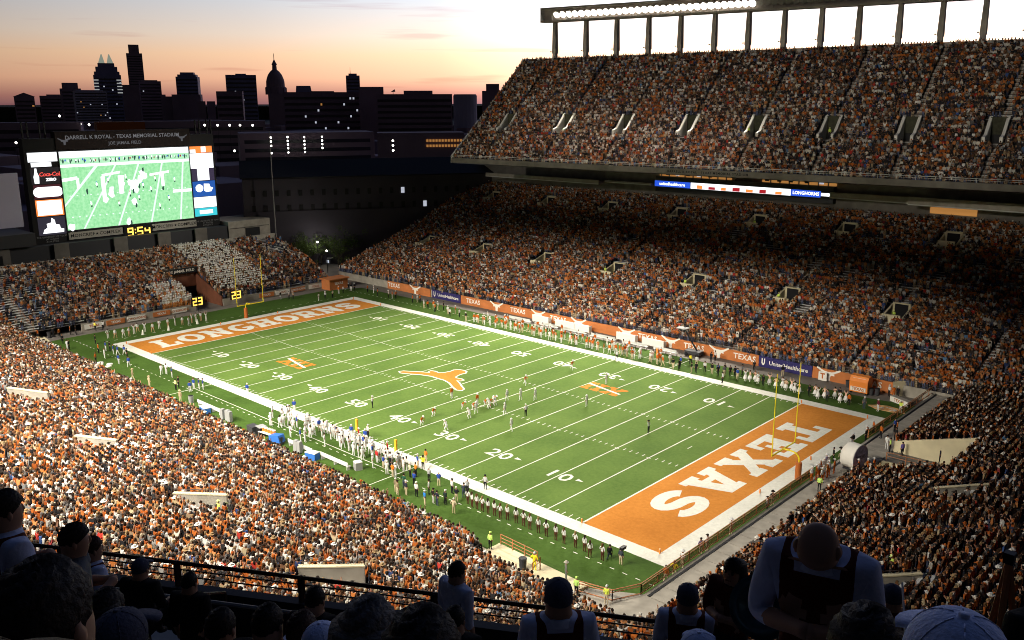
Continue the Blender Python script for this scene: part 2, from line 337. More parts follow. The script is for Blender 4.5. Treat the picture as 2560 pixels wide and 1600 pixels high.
# ------------------------------------------------------------------ goalposts, pylons
def goalpost(x, s):
    where = 'near the painted word TEXAS' if s > 0 else 'behind the painted word LONGHORNS, scoreboard side'
    t = empty('goalpost', (x + s * 1.9, 0, 0), 0, label='yellow goalpost with two tall uprights ' + where, cat='goalpost', group='goalposts at the two ends of the field')
    X = -s * 1.9
    b = MB(); b.tube((0, 0, 2.0), (0, 0, 2.2), .085, n=8)
    pr = (0, 0, 2.2)
    for i in range(1, 8):
        a = R(90 * i / 7); q = (-s * .9 * (1 - math.cos(a)), 0, 2.2 + .85 * math.sin(a)); b.tube(pr, q, .085, n=8); pr = q
    b.tube(pr, (X, 0, 3.05), .085, n=8); b.build('gooseneck', 'yel', t)
    b = MB(); b.tube((X, -2.82, 3.05), (X, 2.82, 3.05), .08, n=8); b.build('crossbar', 'yel', t)
    for y in (-2.82, 2.82):
        b = MB(); b.tube((X, y, 3.05), (X, y, 12.4), .065, .05, n=8); b.build('upright', 'yel', t)
    b = MB(); b.lathe([(.32, 0), (.34, .05), (.34, 1.95), (.30, 2.0)], n=14); b.build('pad', 'pad', t)
goalpost(B, 1); goalpost(-B, -1)
k = 0
for x in (-B, -G, G, B):
    for y in (-H, H) + ((-6.1, 6.1) if abs(x) == B else ()):
        t = MB(); t.box(-.06, .06, -.06, .06, 0, .46); xx = x + (1.9 if x == B and abs(y) < 10 else -1.9 if x == -B and abs(y) < 10 else 0) * .3
        o = t.build('pylon', 'org', label='orange pylon, ' + ('goal line' if abs(x) == G else 'end line') + (' corner' if abs(y) > 10 else ' by the goalpost') + (', near' if y < 0 else ', far') + ' side of the ' + ('TEXAS' if x > 0 else 'LONGHORNS') + ' end zone', cat='pylon', group='pylons around the end zones')
        o.location = (xx, y + (.1 if y > 0 else -.1), .012)

# ------------------------------------------------------------------ grandstands: terraces swept round the field
TR = .762
def zbowl(d): return 1.5 + .32 * d if d < 24 else 9.18 + .42 * (d - 24)
def zsouth(d): return 1.4 + .40 * d if d < 12 else 6.2 + .30 * (d - 12)
DR = .85
def zdeck(d): return 27.6 + DR * d
TH = R(4); CT, ST = math.cos(TH), math.sin(TH)
def Pw(s, d): return (s, 37.2 + d)
def Pn(s, d): return (62.6 + d, s)
def Pe(s, d): return (s, -37.2 - d)
def Ps(s, d): return (-70.0 - d, s)
def Pu(s, d): return (s * CT - d * ST, 60 + s * ST + d * CT)
def Pc1(s, d): return (62.6 + d * math.sin(s), 37.2 + d * math.cos(s))       # s = angle from the far side
def Pc2(s, d): return (62.6 + d * math.sin(s), -37.2 - d * math.cos(s))
crowd_pts = []          # x, y, z, facing angle, section code
PORT = {}
def stand(key, label, P, zf, nrow, s0, s1, portals=(), tread=TR, aisles=(), seg=12.0, corner=False, facing=0, pw=1.7, gaps=(), run=lambda s, d: 0, dens=.96, cols=None, d_of=None):
    """one grandstand: stepped terrace with holes for the portals, bench rows, aisles, portals"""
    t = empty('grandstand', (0, 0, 0), 0, label=label, cat='grandstand')
    mb = MB(); bn = MB()
    cuts = sorted(portals)
    for r in range(nrow):
        d0, d1 = r * tread, (r + 1) * tread; z = zf(d0); zn = zf(d1)
        if corner: br = [s0 + (s1 - s0) * i / 12 for i in range(13)]
        else:
            br = [s0]
            for c, hw, r0, r1 in cuts:
                if r0 <= r < r1: br += [c - hw, c + hw]
            br.append(s1)
        hole = set()
        if not corner:
            for c, hw, r0, r1 in cuts:
                if r0 <= r < r1: hole.add(round(c - hw, 3))
            for a, c_, ra, rb in gaps:
                if ra <= r < rb:
                    br = sorted(set(br + [a, c_])); hole.add(round(a, 3))
        for a, c in zip(br[:-1], br[1:]):
            if round(a, 3) in hole or c - a < 1e-4: continue
            q = [P(a, d0), P(c, d0), P(c, d1), P(a, d1)]
            mb.poly([(*q[0], z), (*q[1], z), (*q[2], z), (*q[3], z)])
            mb.poly([(*q[3], z), (*q[2], z), (*q[2], zn), (*q[3], zn)])
            e = .07 / max(d0, 3) if corner else .6
            ap = [P(a + e, d0 + tread * .55), P(c - e, d0 + tread * .55), P(c - e, d0 + tread * .55 + .27), P(a + e, d0 + tread * .55 + .27)]
            bn.poly([(*k_, z + .43) for k_ in ap]); bn.poly([(*ap[0], z + .35), (*ap[1], z + .35), (*ap[1], z + .43), (*ap[0], z + .43)])
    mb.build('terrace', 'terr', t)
    bn.build('bench_rows', 'alu', t, kind='stuff')
    # aisles: half-height steps and a centre handrail
    for a, ra, rb in aisles:
        st = MB()
        for r in range(ra, rb):
            d0 = r * tread; z = zf(d0); h = (zf(d0 + tread) - z) / 2
            ww = .6 / max(d0, 4) if corner else .6
            q = [P(a - ww, d0 + tread * .5), P(a + ww, d0 + tread * .5), P(a + ww, d0 + tread - .01), P(a - ww, d0 + tread - .01)]
            k = len(st.v); st.v += [(*i, z) for i in q] + [(*i, z + h) for i in q]
            for f in ((4, 5, 6, 7), (0, 1, 5, 4), (1, 2, 6, 5), (2, 3, 7, 6), (3, 0, 4, 7)): st.f.append(tuple(k + i for i in f)); st.mi.append(0)
        o = st.build('aisle_steps', 'conc', t)
        hr = MB()
        for r in range(ra, rb - 2, 4):
            pa = P(a, r * tread + .3); pb = P(a, (r + 3) * tread + .3); za = zf(r * tread); zb = zf((r + 3) * tread)
            hr.tube((*pa, za + .95), (*pb, zb + .95), .028, n=4); hr.tube((*pa, za), (*pa, za + .95), .025, n=4); hr.tube((*pb, zb), (*pb, zb + .95), .025, n=4)
        if hr.v: hr.build('handrail', 'rail', o)
    # portals
    for c, hw, r0, r1 in cuts:
        d0, d1 = r0 * tread, r1 * tread; zl = zf(d0) - .05
        if zf is zdeck: zl = zf(d0 - 1.0)
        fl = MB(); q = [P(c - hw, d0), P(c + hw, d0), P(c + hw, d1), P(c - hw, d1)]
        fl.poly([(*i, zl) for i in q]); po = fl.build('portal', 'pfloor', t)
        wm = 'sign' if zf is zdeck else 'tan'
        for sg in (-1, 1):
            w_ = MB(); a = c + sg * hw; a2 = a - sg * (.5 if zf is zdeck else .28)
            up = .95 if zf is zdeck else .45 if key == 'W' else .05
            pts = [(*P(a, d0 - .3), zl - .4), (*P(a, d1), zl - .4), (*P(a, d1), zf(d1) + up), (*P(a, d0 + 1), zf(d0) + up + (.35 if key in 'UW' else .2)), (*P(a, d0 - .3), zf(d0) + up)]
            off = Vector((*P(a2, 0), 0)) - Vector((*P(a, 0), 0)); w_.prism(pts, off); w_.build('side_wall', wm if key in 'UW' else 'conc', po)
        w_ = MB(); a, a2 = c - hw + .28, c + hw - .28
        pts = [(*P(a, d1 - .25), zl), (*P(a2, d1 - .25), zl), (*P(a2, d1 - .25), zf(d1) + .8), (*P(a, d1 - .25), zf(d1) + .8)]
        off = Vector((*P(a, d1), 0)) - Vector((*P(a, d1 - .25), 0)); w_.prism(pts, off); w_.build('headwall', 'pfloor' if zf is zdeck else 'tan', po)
        w_ = MB(); pts = [(*P(a + .35, d1 - .26), zl + .01), (*P(a2 - .35, d1 - .26), zl + .01), (*P(a2 - .35, d1 - .26), zl + 2.1), (*P(a + .35, d1 - .26), zl + 2.1)]; w_.poly(pts); w_.build('doorway_shade', 'blk', po)  # flat black sheet paints the dark of the open door
        if zf is not zdeck:
            w_ = MB(); pts = [(*P(a, d0 - .3), zl - .4), (*P(a2, d0 - .3), zl - .4), (*P(a2, d0 - .3), zf(d0) + (1.15 if key == 'W' else 1.3)), (*P(a, d0 - .3), zf(d0) + (1.15 if key == 'W' else 1.3))]
            off = Vector((*P(a, d0 - .05), 0)) - Vector((*P(a, d0 - .3), 0)); w_.prism(pts, off); w_.build('front_wall', 'tan', po)
    # where people stand
    for r in range(nrow):
        d0 = r * tread; z = zf(d0); dd = d0 + tread * .30
        skip_to = -1e9
        ln = (s1 - s0) * (max(dd, .5) if corner else 1); n = int(ln / .52); off = rnd.random() * .5
        for i in range(n):
            s = s0 + (s1 - s0) * (i + off) / n + rnd.uniform(-.08, .08) / (max(dd, 1) if corner else 1)
            if any(ra <= r < rb and abs(s - a) < (.45 / max(dd, 4) if corner else .45) for a, ra, rb in aisles): continue
            if any(r0 - 1 <= r <= r1 + (2 if key in 'EN' else 0) and abs(s - c) < hw + .45 for c, hw, r0, r1 in cuts): continue
            if any(ra - 1 <= r < rb and a - .3 < s < c for a, c, ra, rb in gaps): continue
            if s < skip_to: continue
            if rnd.random() < run(s, dd): skip_to = s + rnd.uniform(1.0, 5.0); continue
            f = dens(s, dd) if callable(dens) else dens
            if rnd.random() > f: continue
            x, y = P(s, dd); fc = facing if not corner else (math.pi - s if P is Pc1 else s)   # yaw about z, 0 = +Y
            crowd_pts.append((x, y, z, fc, key, s, dd))
    return t

px_ = [9.2 + 18.75 * k for k in range(-4, 3)]
wa = [(x, 0, 62) for x in px_]
wp = [(x, 1.7, 21, 27) for x in px_] + [(x, 1.7, 52, 57) for x in px_]
cl2 = lambda s: .5 + .5 * math.sin(s * .9 + math.sin(s * .31) * 3)
def dw(s, d):
    v = math.sin(s * .42 + 1.3) * math.sin(d * .9 + s * .1) + .7 * math.sin(s * .13 + d * .37)
    return (.035 if s > 3 else .016 if s > -35 else .006) * (1.2 if 6 < d < 40 else .25) * (2.2 if v > .35 else .7)
SW = stand('W', 'long lower grandstand along the far sideline, its upper rows in shade under the deck', Pw, zbowl, 62, -77, 62.6, [p for p in wp], aisles=[(x, 0, 20) for x in px_] + [(x, 27, 51) for x in px_], facing=math.pi, dens=.985, run=dw)
SC1 = stand('C', 'curved corner of the lower bowl on the far right, in the dark', Pc1, zbowl, 62, 0, math.pi / 2, corner=True, aisles=[(R(a), 4, 62) for a in (2, 30, 60, 88)], dens=.92)
np_ = [(24, 1.7, 14, 18)]
SN = stand('N', 'lower grandstand behind the TEXAS end zone, rising toward the right edge', Pn, zbowl, 62, -37.2, 37.2, np_, aisles=[(24, 19, 62), (-16, 0, 62), (32, 0, 62)], facing=math.pi / 2, gaps=[(1.6, 12.4, 0, 12)], dens=.95)
SC2 = stand('D', 'curved corner of the lower bowl below the photographer', Pc2, zbowl, 62, 0, math.pi / 2, corner=True, aisles=[(R(a), 8, 62) for a in (20, 45, 70)], dens=.97)
epx = [-67, -48, -29.4, -10.4, 9, 28.2, 48]
SE = stand('E', 'brightly lit lower grandstand on the near sideline, packed with people', Pe, zbowl, 62, -84, 62.6, [], aisles=[(x, 0, 62) for x in epx if x < 0], facing=0, gaps=[(44.6, 62.6, 0, 4)], dens=.985)
def ds(s, d):
    if s < -34: return .16
    if s < -27: return .45 + .2 * math.sin(d)
    if s < -20: return .72
    if s > 22 and d > 12: return .22
    if s > 17: return .75
    return .97 if 2 < s < 16 else .9
SS = stand('S', 'small end grandstand below the big video board, half of its rows empty at the sides', Ps, zsouth, 28, -44, 29.5, [], aisles=[(a, 0, 28) for a in (-34, -24, -15, 17, 24)], facing=-math.pi / 2, gaps=[(-3.4, 2.6, 0, 13)], dens=ds)
for a in (-24, -15):
    b = MB()
    for r in range(14):
        q0 = Ps(a - .9, r * TR); q1 = Ps(a + .9, (r + 1) * TR); z = zsouth(r * TR)
        b.box(min(q0[0], q1[0]), max(q0[0], q1[0]), a + .62, a + 1.3, z, z + .32)
    b.build('aisle_kerb', 'rail', SS)
# sunken portals of the near and end stands: a tan wall toward the photographer, a railing on top, a pit before it
def pit(parent, p0, p1, ztop, h):
    a, c = Vector((*p0, 0)), Vector((*p1, 0)); u = (c - a).normalized(); n = Vector((u.y, -u.x, 0))        # n points to the photographer's side
    if n.dot(Vector((CAM.x, CAM.y, 0)) - a) < 0: n = -n
    L_ = (c - a).length; F_ = Matrix.Translation(a) @ Matrix(((u.x, n.x, 0, 0), (u.y, n.y, 0, 0), (0, 0, 1, 0), (0, 0, 0, 1)))
    b = MB(); b.box(0, L_, -.15, .15, ztop - h, ztop - .1, 0, F_); po = b.build('portal', 'conc', parent)
    b = MB(); b.box(-.03, L_ + .03, -.18, .18, ztop - .1, ztop, 0, F_); b.build('coping', 'tan', po)
    b = MB(); b.tube(F_ @ Vector((0, 0, ztop + .3)), F_ @ Vector((L_, 0, ztop + .3)), .035, n=5); b.tube(F_ @ Vector((0, 0, ztop)), F_ @ Vector((0, 0, ztop + .3)), .03, n=4); b.tube(F_ @ Vector((L_, 0, ztop)), F_ @ Vector((L_, 0, ztop + .3)), .03, n=4); b.build('rail', 'raild', po)
    b = MB(); b.box(0, L_, .16, 1.9, ztop - h, ztop - h + .05, 0, F_); b.build('pit_floor', 'conc', po)
    global crowd_pts
    Fi = F_.inverted(); out = []
    for q in crowd_pts:
        if abs(q[0] - a.x) < 9 and abs(q[1] - a.y) < 9:
            v = Fi @ Vector((q[0], q[1], 0))
            if -.3 < v.x < L_ + .3 and -.35 < v.y < 2.3: continue
        out.append(q)
    crowd_pts = out
pit(SE, (-13.0, -56.4), (-7.6, -54.0), 9.0, 1.7)
pit(SE, (8.3, -57.4), (12.6, -55.2), 9.0, 1.7)
pit(SE, (28.3, -57.4), (31.9, -54.6), 9.1, 1.8)
pit(SE, (46.6, -57.6), (49.9, -54.4), 9.3, 1.9)
pit(SN, (72.9, -7.0), (77.0, -1.9), 6.3, 1.6)
pit(SN, (74.9, -27.9), (77.6, -24.8), 6.9, 1.7)
# upper deck (turned four degrees, as it stands)
upx = [-48.2, -31.9, -16.5, -1.5, 12.8, 27, 40.5, 54.1]
SU = stand('U', 'steep far upper deck packed to the top row under the light bank', Pu, zdeck, 35, -56.6, 84, [(x, 1.55, 10, 15) for x in upx], aisles=[(x + .7, 0, 9) for x in upx] + [(x + .7, 15, 35) for x in upx], facing=math.pi + TH, dens=.975)
b = MB()    # front fascia, soffit, rear wall, end walls
def up(s, d, z): return (*Pu(s, d), z)
b.prism([up(-56.9, -.45, 27.15), up(84, -.45, 27.15), up(84, -.45, 28.25), up(-56.9, -.45, 28.25)], Vector(up(0, -.05, 0)) - Vector(up(0, -.45, 0))); b.build('fascia', 'concd', SU)
b = MB(); b.tube(up(-56.9, -.3, 28.9), up(84, -.3, 28.9), .05, n=5); b.tube(up(-56.9, -.3, 28.6), up(84, -.3, 28.6), .03, n=4)
for i in range(48): s_ = -56.9 + i * 3.0; b.tube(up(s_, -.3, 28.2), up(s_, -.3, 28.9), .03, n=4)
b.build('front_railing', 'alu', SU)
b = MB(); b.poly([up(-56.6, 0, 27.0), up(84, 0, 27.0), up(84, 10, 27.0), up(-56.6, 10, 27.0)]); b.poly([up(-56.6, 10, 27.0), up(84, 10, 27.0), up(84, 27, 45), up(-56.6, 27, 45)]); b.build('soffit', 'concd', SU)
b = MB(); b.prism([up(-56.95, -.45, 27.15), up(-56.95, 27, 48.0), up(-56.95, 27, 51.0), up(-56.95, -.45, 28.7)], Vector(up(.35, 0, 0)) - Vector(up(0, 0, 0))); b.build('end_wall', 'alu', SU)
b = MB(); b.prism([up(-57, 26.72, 44), up(84, 26.72, 44), up(84, 26.72, 51.15), up(-57, 26.72, 51.15)], Vector(up(0, .35, 0)) - Vector(up(0, 0, 0))); b.build('rear_wall', 'beam', SU)
for s_ in [-57.5, -36, -14, 8, 30, 52, 74]:
    b = MB(); x, y = Pu(s_ + 2, 30.5); b.box(x - .7, x + .7, y - .7, y + .7, -1.5, 44); b.build('column', 'concd', SU)
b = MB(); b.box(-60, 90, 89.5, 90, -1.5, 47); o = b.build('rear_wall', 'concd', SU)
me = text_mesh('DARRELL K ROYAL - TEXAS MEMORIAL STADIUM', .62, .012, 1.25)
add_mesh('fascia_lettering', me, 'blk', SU, frame((*Pu(8, -.47), 27.68), (CT, ST, 0), (0, 0, 1)))
# light bank on top of the deck
LBk = empty('light_bank', (0, 0, 0), 0, label='long floodlight gantry on tall columns above the far upper deck, partly lit', cat='light bank')
colx = [-47.5, -38.5, -30, -21.6, -13.6, -5.5, 2.2, 9.9, 17.5, 24.8, 32.3, 39.7, 46.8, 54, 61.5, 69]
def zb(s): return 59.45 - (s + 51) * .013
for s_ in colx:
    b = MB(); h = zb(s_)
    for (a, z0, a2, z1) in ((.62, 48.5, .42, 52.2), (.52, 52.2, .40, h)):
        q0 = [up(s_ - a, 26.75, z0), up(s_ + a, 26.75, z0), up(s_ + a, 28.0, z0), up(s_ - a, 28.0, z0)]; q1 = [up(s_ - a2, 26.85, z1), up(s_ + a2, 26.85, z1), up(s_ + a2, 27.8, z1), up(s_ - a2, 27.8, z1)]
        k = len(b.v); b.v += q0 + q1
        for i in range(4): b.f.append((k + i, k + (i + 1) % 4, k + 4 + (i + 1) % 4, k + 4 + i)); b.mi.append(0)
    b.tube(up(s_ - .9, 26.6, 52.6), up(s_ - .55, 26.6, 52.6), .12, n=6)
    b.build('column', 'beam', LBk)
    b = MB(); b.prism([up(s_ - .45, 26.2, h - .1), up(s_ + .45, 26.2, h - .1), up(s_ + .9, 26.2, h + .35), up(s_ - .9, 26.2, h + .35)], Vector(up(0, 1.7, 0)) - Vector(up(0, 0, 0))); b.box(0, 0, 0, 0, 0, 0); b.build('column_head', 'beam', LBk)
for nm, z0, z1, d0, d1, mt in (('lower_beam', 0, .42, 26.0, 28.2, 'beam'), ('upper_beam', 3.0, 3.35, 26.0, 28.2, 'beam'), ('back_screen', .42, 3.0, 27.6, 27.8, 'beam')):
    b = MB(); k = 0
    for a, c in ((-51, 75),):
        q = []
        for z_o in (z0, z1):
            q += [up(a, d0, zb(a) + z_o), up(c, d0, zb(c) + z_o), up(c, d1, zb(c) + z_o), up(a, d1, zb(a) + z_o)]
        b.v += q
        for f in ((0, 3, 2, 1), (4, 5, 6, 7), (0, 1, 5, 4), (1, 2, 6, 5), (2, 3, 7, 6), (3, 0, 4, 7)): b.f.append(f); b.mi.append(0)
    b.build(nm, mt, LBk)
for i, (a, c) in enumerate(zip(colx[:-1], colx[1:])):
    for j in range(5):
        s_ = a + (c - a) * (j + .5) / 5; z = zb(s_) + 1.55; x, y = Pu(s_, 26.7); lit = s_ < 3.5
        b = MB(); T_ = frame((x, y, z + .15), (CT, ST, 0), (-ST * .57, CT * .57, -.82))
        b.lathe([(.3, -.35), (.65, -.05), (.80, .12), (.78, .13)], n=12); b.v = [tuple(T_ @ Matrix.Rotation(R(180), 4, 'X') @ Vector(p)) for p in b.v]
        o = b.build('lamp_housing', 'steel', LBk)
        if lit:
            b = MB(); b.lathe([(.76, .10), (.76, .16)], n=12); b.v = [tuple(T_ @ Matrix.Rotation(R(180), 4, 'X') @ Vector(p)) for p in b.v]; b.build('lamp_lens', 'glow', o)
b = MB(); b.prism([up(-51.1, 26.1, zb(-51)), up(-50.95, 26.1, zb(-51)), up(-50.95, 26.1, zb(-51) + 3.35), up(-51.1, 26.1, zb(-51) + 3.35)], Vector(up(0, 2, 0)) - Vector(up(0, 0, 0))); b.build('end_plate', 'steel', LBk)
b = MB()
for i in range(60):
    s_ = -47.5 + i * 2.05; b.tube(up(s_, 26.05, zb(s_) + .4), up(s_, 26.05, zb(s_) + 1.35), .035, n=4)
b.build('catwalk_posts', 'steel', LBk, kind='stuff')

# club level between the two decks
CLB = empty('club_level', (0, 0, 0), 0, label='press and club level between the two far decks, warm light in its suites', cat='club level')
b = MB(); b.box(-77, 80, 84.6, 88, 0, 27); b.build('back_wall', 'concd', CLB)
for x0, x1, y0, z0, z1 in ((-69, -32, 79.6, 21.9, 22.9), (38.5, 82, 79.6, 22.3, 23.8), (-32, -19, 82, 22.3, 22.8), (22.5, 38.5, 82.6, 22.2, 23.4)):
    b = MB(); b.box(x0, x1, y0, y0 + .3, z0, z1); b.box(x0, x1, y0 + .3, 84.6, z0, z0 + .25); b.build('balcony_parapet', 'conc', CLB)
    b = MB(); b.box(x0, x1, y0 - .04, y0 - .005, z0 + .06, z0 + .2); b.build('parapet_trim', 'alu', CLB)
b = MB(); b.box(-18.5, 23, 83.2, 84.6, 21.0, 24.4); b.build('suite_front', 'dgry', CLB)
b = MB(); b.box(-18, 0, 84.0, 84.5, 24.45, 26.6); b.box(7, 23, 84.0, 84.5, 24.45, 26.6); b.build('suite_wall', 'warmw', CLB)  # wall glows by itself in place of lamps inside the suites
for i in range(20):
    x = -17.4 + i * 2.05
    b = MB(); b.box(x - .08, x + .08, 83.7, 84.1, 24.4, 26.7); b.build('mullion', 'concd', CLB)
for i, x in enumerate((-15.5, -13, -10.3, -7.6, -4.8, 8.6, 11.3, 13.8, 17.2, 20.3)):
    b = MB(); b.box(x - .42, x + .42, 83.4, 83.62, 24.75, 25.35); b.tube((x, 83.5, 25.3), (x, 83.5, 26.6), .05, n=4); b.build('hanging_monitor', 'coolw' if i in (1, 3, 9) else 'blk', CLB)
for x, y in [(rnd.uniform(-67, -34), 83.9) for _ in range(9)]:
    b = MB(); b.ball((x, y, 25.6), .13, 6); b.build('ceiling_lamp', 'warmw', CLB)
b = MB(); b.box(41, 49, 84.3, 84.5, 20.6, 21.9); b.build('lit_doorway', 'warmw', CLB)
# ribbon board
RB = MB(); RB.box(-18.7, 22.8, 83.0, 83.2, 22.1, 23.5)
rib = RB.build('ribbon_board', 'blk', label='narrow electronic ribbon board glowing blue and white under the far upper deck', cat='ribbon board')
def emi(name, c, s, mix=None): return mat(name, (.02, .02, .02), emit=c, estr=s)
EB = emi('screen_blue', (.03, .12, .85), .9); EW = emi('screen_white', (.95, .97, 1), 1.6); ER = emi('screen_red', (.55, .02, .03), .8); EO = emi('screen_orange', (1, .25, .05), 1.3)
EC = emi('screen_cyan', (.05, .65, .75), 1.0); EG = emi('screen_green', (.38, .86, .43), 1.0); EG2 = emi('screen_green_light', (.50, .92, .58), 1.0)
def mottled(m, c1, c2, sc_):
    t = m.node_tree; g_ = N(t, 'ShaderNodeNewGeometry'); n_ = N(t, 'ShaderNodeTexNoise'); n_.inputs['Scale'].default_value = sc_; n_.inputs['Detail'].default_value = 6; t.links.new(g_.outputs['Position'], n_.inputs[0])
    t.links.new(ramp(t, n_.outputs['Fac'], [(.35, c1), (.65, c2)]), t.nodes['Principled BSDF'].inputs['Emission Color'])
mottled(EG, (.30, .80, .36), (.48, .95, .52), 1.6)
EP = emi('screen_pale', (.85, 1, .92), 1.1); EY = emi('clock_amber', (1, .62, .10), 1.9); EDK = emi('screen_dark', (.03, .09, .07), .9)
def quadx(mb, x0, x1, z0, z1, y, mi=0): mb.poly([(x0, y, z0), (x1, y, z0), (x1, y, z1), (x0, y, z1)], mi)
for x0, x1, m_ in ((-18.6, -9.3, EB), (-9.2, 14.2, EW), (14.3, 20.5, EB)):
    b = MB(); quadx(b, x0, x1, 22.15, 23.45, 82.985); b.build('display_panel', m_, rib)
for k in range(7):
    x = -8 + k * 3 + rnd.random(); b = MB(); quadx(b, x, x + .8 + rnd.random(), 22.2, 22.75 + rnd.random() * .3, 82.97); b.build('display_patch', ER if k % 2 else EO, rib)
add_mesh('display_text', text_mesh('unitedhealthcare', 1.0, .02), EW, rib, frame((-14, 82.97, 22.8), (1, 0, 0), (0, 0, 1)))
add_mesh('display_text', text_mesh('LONGHORNS', .9, .03), EW, rib, frame((17.4, 82.97, 22.8), (1, 0, 0), (0, 0, 1)))
b = MB(); b.box(20.6, 22.7, 82.9, 83.0, 22.5, 23.1); b.build('display_patch', EW, rib)

# ------------------------------------------------------------------ walls round the field
def sign_panel(x0, x1, kind, idx):
    t = empty('wall_sign', ((x0 + x1) / 2, 36.9, 0), 0)
    w_ = x1 - x0
    b = MB(); b.box(-w_ / 2, w_ / 2, 0, .22, 0, 1.75); b.build('board', 'navy' if kind == 'U' else 'brn', t)
    if kind == 'T': add_mesh('lettering', text_mesh('TEXAS', 1.25, .03, 1.1), 'sign', t, frame((0, -.015, .92), (1, 0, 0), (0, 0, 1)))
    if kind == 'H': add_mesh('emblem', curve_mesh([[(x * .27, y * .27) for x, y in HORNP]]), 'sign', t, frame((0, -.015, 1.0), (1, 0, 0), (0, 0, 1)))
    if kind == 'U':
        add_mesh('lettering', text_mesh('UnitedHealthcare', .92, .018, .97), 'sign', t, frame((.55, -.015, .85), (1, 0, 0), (0, 0, 1)))
        add_mesh('emblem', curve_mesh([[(-.3, .6), (-.3, -.2), (-.15, -.5), (0, -.6), (.15, -.5), (.3, -.2), (.3, .6), (.15, .55), (.12, -.15), (0, -.28), (-.1, -.15), (-.12, .55)]]), 'sign', t, frame((-w_ / 2 + .75, -.015, .9), (1, 0, 0), (0, 0, 1)))
    return t
b = MB(); b.box(-77, 62.6, 36.9 + .24, 37.2, -.02, 1.62); wl = b.build('sideline_wall', 'conc', label='low wall carrying signs along the far sideline', cat='wall')
seq = [(-58.5, -54, 'T'), (-54, -50, '-'), (-52, -44.2, 'H'), (-43.6, -34.9, 'U'), (-34.8, -27.5, 'T'), (-27.5, -21.5, 'H'), (-21.5, -16, 'T'), (-16, -11, 'H'), (-11, -6, 'T'), (-6, -1.2, 'H'), (-1.2, 5.2, '-'), (5.2, 9.2, 'H'), (9.2, 14.2, 'T'), (14.2, 18.5, 'H'), (18.5, 23.4, 'T'), (23.4, 27.8, 'H'), (27.8, 32.7, 'T'), (32.75, 41.5, 'U'), (41.6, 46.5, 'H'), (46.5, 53.6, 'T')]
seq = [s for s in seq if s != (-54, -50, '-')]
seq[1] = (-54, -44.2, 'H')
nm_ = {'T': 'orange wall board with the white word TEXAS', 'H': 'orange wall board with a white longhorn head', 'U': 'dark blue wall board reading UnitedHealthcare', '-': 'plain orange wall board behind the team bench'}
for i, (x0, x1, k_) in enumerate(seq):
    t = sign_panel(x0, x1, k_, i); first = sum(1 for q in seq[:i] if q[2] == k_)
    lab = nm_[k_] + (', the one nearer the scoreboard' if k_ == 'U' and x0 < 0 else ', the one by the dancers in white skirts' if k_ == 'U' else '' if k_ == '-' else ', ' + ordn(first) + ' from the scoreboard')
    tag(t, label=lab, cat='sign', group={'T': 'TEXAS boards on the far wall', 'H': 'longhorn boards on the far wall', 'U': 'UnitedHealthcare boards on the far wall'}.get(k_))
def railing(name, pts, h=1.0, mats='rail', bars=(1.0, .55), step=2.4, label=None, cat='railing', parent=None, r=.035):
    b = MB()
    for a, c in zip(pts[:-1], pts[1:]):
        for k in bars: b.tube((a[0], a[1], a[2] + h * k), (c[0], c[1], c[2] + h * k), r, n=5)
    if parent: o = b.build(name, mats, parent)
    else:
        o = b.build(name, mats); tag(o, label=label, cat=cat)
    for a, c in zip(pts[:-1], pts[1:]):
        L_ = (Vector(c) - Vector(a)).length; n = max(1, round(L_ / step))
        for i in range(n + 1):
            q = Vector(a).lerp(Vector(c), i / n); p_ = MB(); p_.box(q.x - .035, q.x + .035, q.y - .035, q.y + .035, q.z, q.z + h)
            p_.build('post', mats, o)
    return o
railing('railing', [(-64, 37.35, 1.62), (62.0, 37.35, 1.62)], 1.0, 'raild', (1.0, .7, .4), 3.0, 'dark railing on top of the far sideline wall')
# near sideline wall and its corner platform
b = MB(); b.box(-84, 44.3, -36.7, -36.35, -.02, 1.3); b.build('sideline_wall', 'tan', label='low tan wall in front of the near crowd', cat='wall')
b = MB(); b.prism([(44.3, -34.9, -.02), (54.9, -35.2, -.02), (54.4, -37.4, -.02), (44.3, -37.4, -.02)], (0, 0, 1.4))
b.build('corner_platform', 'tan', label='pale concrete platform at the near corner, below the crowd', cat='platform')
railing('railing', [(44.6, -35.0, 1.4), (49.2, -35.2, 1.4)], 1.0, 'rail', (1, .66, .33), 1.5, 'short orange railing at the near corner platform')
railing('railing', [(50.2, -36.0, 1.4), (50.4, -37.2, 1.4)], 1.2, 'rail', (1, .6), 1.0, 'small gate railing on the near corner platform')
# walkway behind the TEXAS end zone
b = MB(); b.prism([(58.9, -33.0, -.02), (58.9, 43, -.02), (62.55, 43, -.02), (62.55, -37.1, -.02), (54.9, -37.1, -.02), (54.9, -35.3, -.02)], (0, 0, 1.2)); wk = b.build('walkway', 'conc', kind='structure')
for i in range(34):
    y = -33 + i * 2.1; b = MB(); b.box(59.55, 62.5, y, y + 2.02, 1.2, 1.225); b.build('paving_slab', 'conc', wk)
b = MB(); b.box(59.25, 59.5, -33, 43, 1.2, 1.235); b.build('drain_channel', 'blk', wk)
fl = railing('fence', [(54.4, -36.4, 1.2), (57.6, -35.6, 1.2), (58.75, -33.2, 1.2), (58.75, -1.2, 1.2)], 1.0, 'rail', (1.0, .78, .1), 2.4, 'orange railing along the walkway behind the TEXAS end zone', 'fence', r=.05)
b = MB(); b.box(58.73, 58.76, -33.2, -1.2, 1.28, 2.0)
mesh_m = mat('fence_mesh', (.30, .20, .08)); mesh_m.node_tree.nodes['Principled BSDF'].inputs['Alpha'].default_value = .45; b.build('mesh_panel', mesh_m, fl)
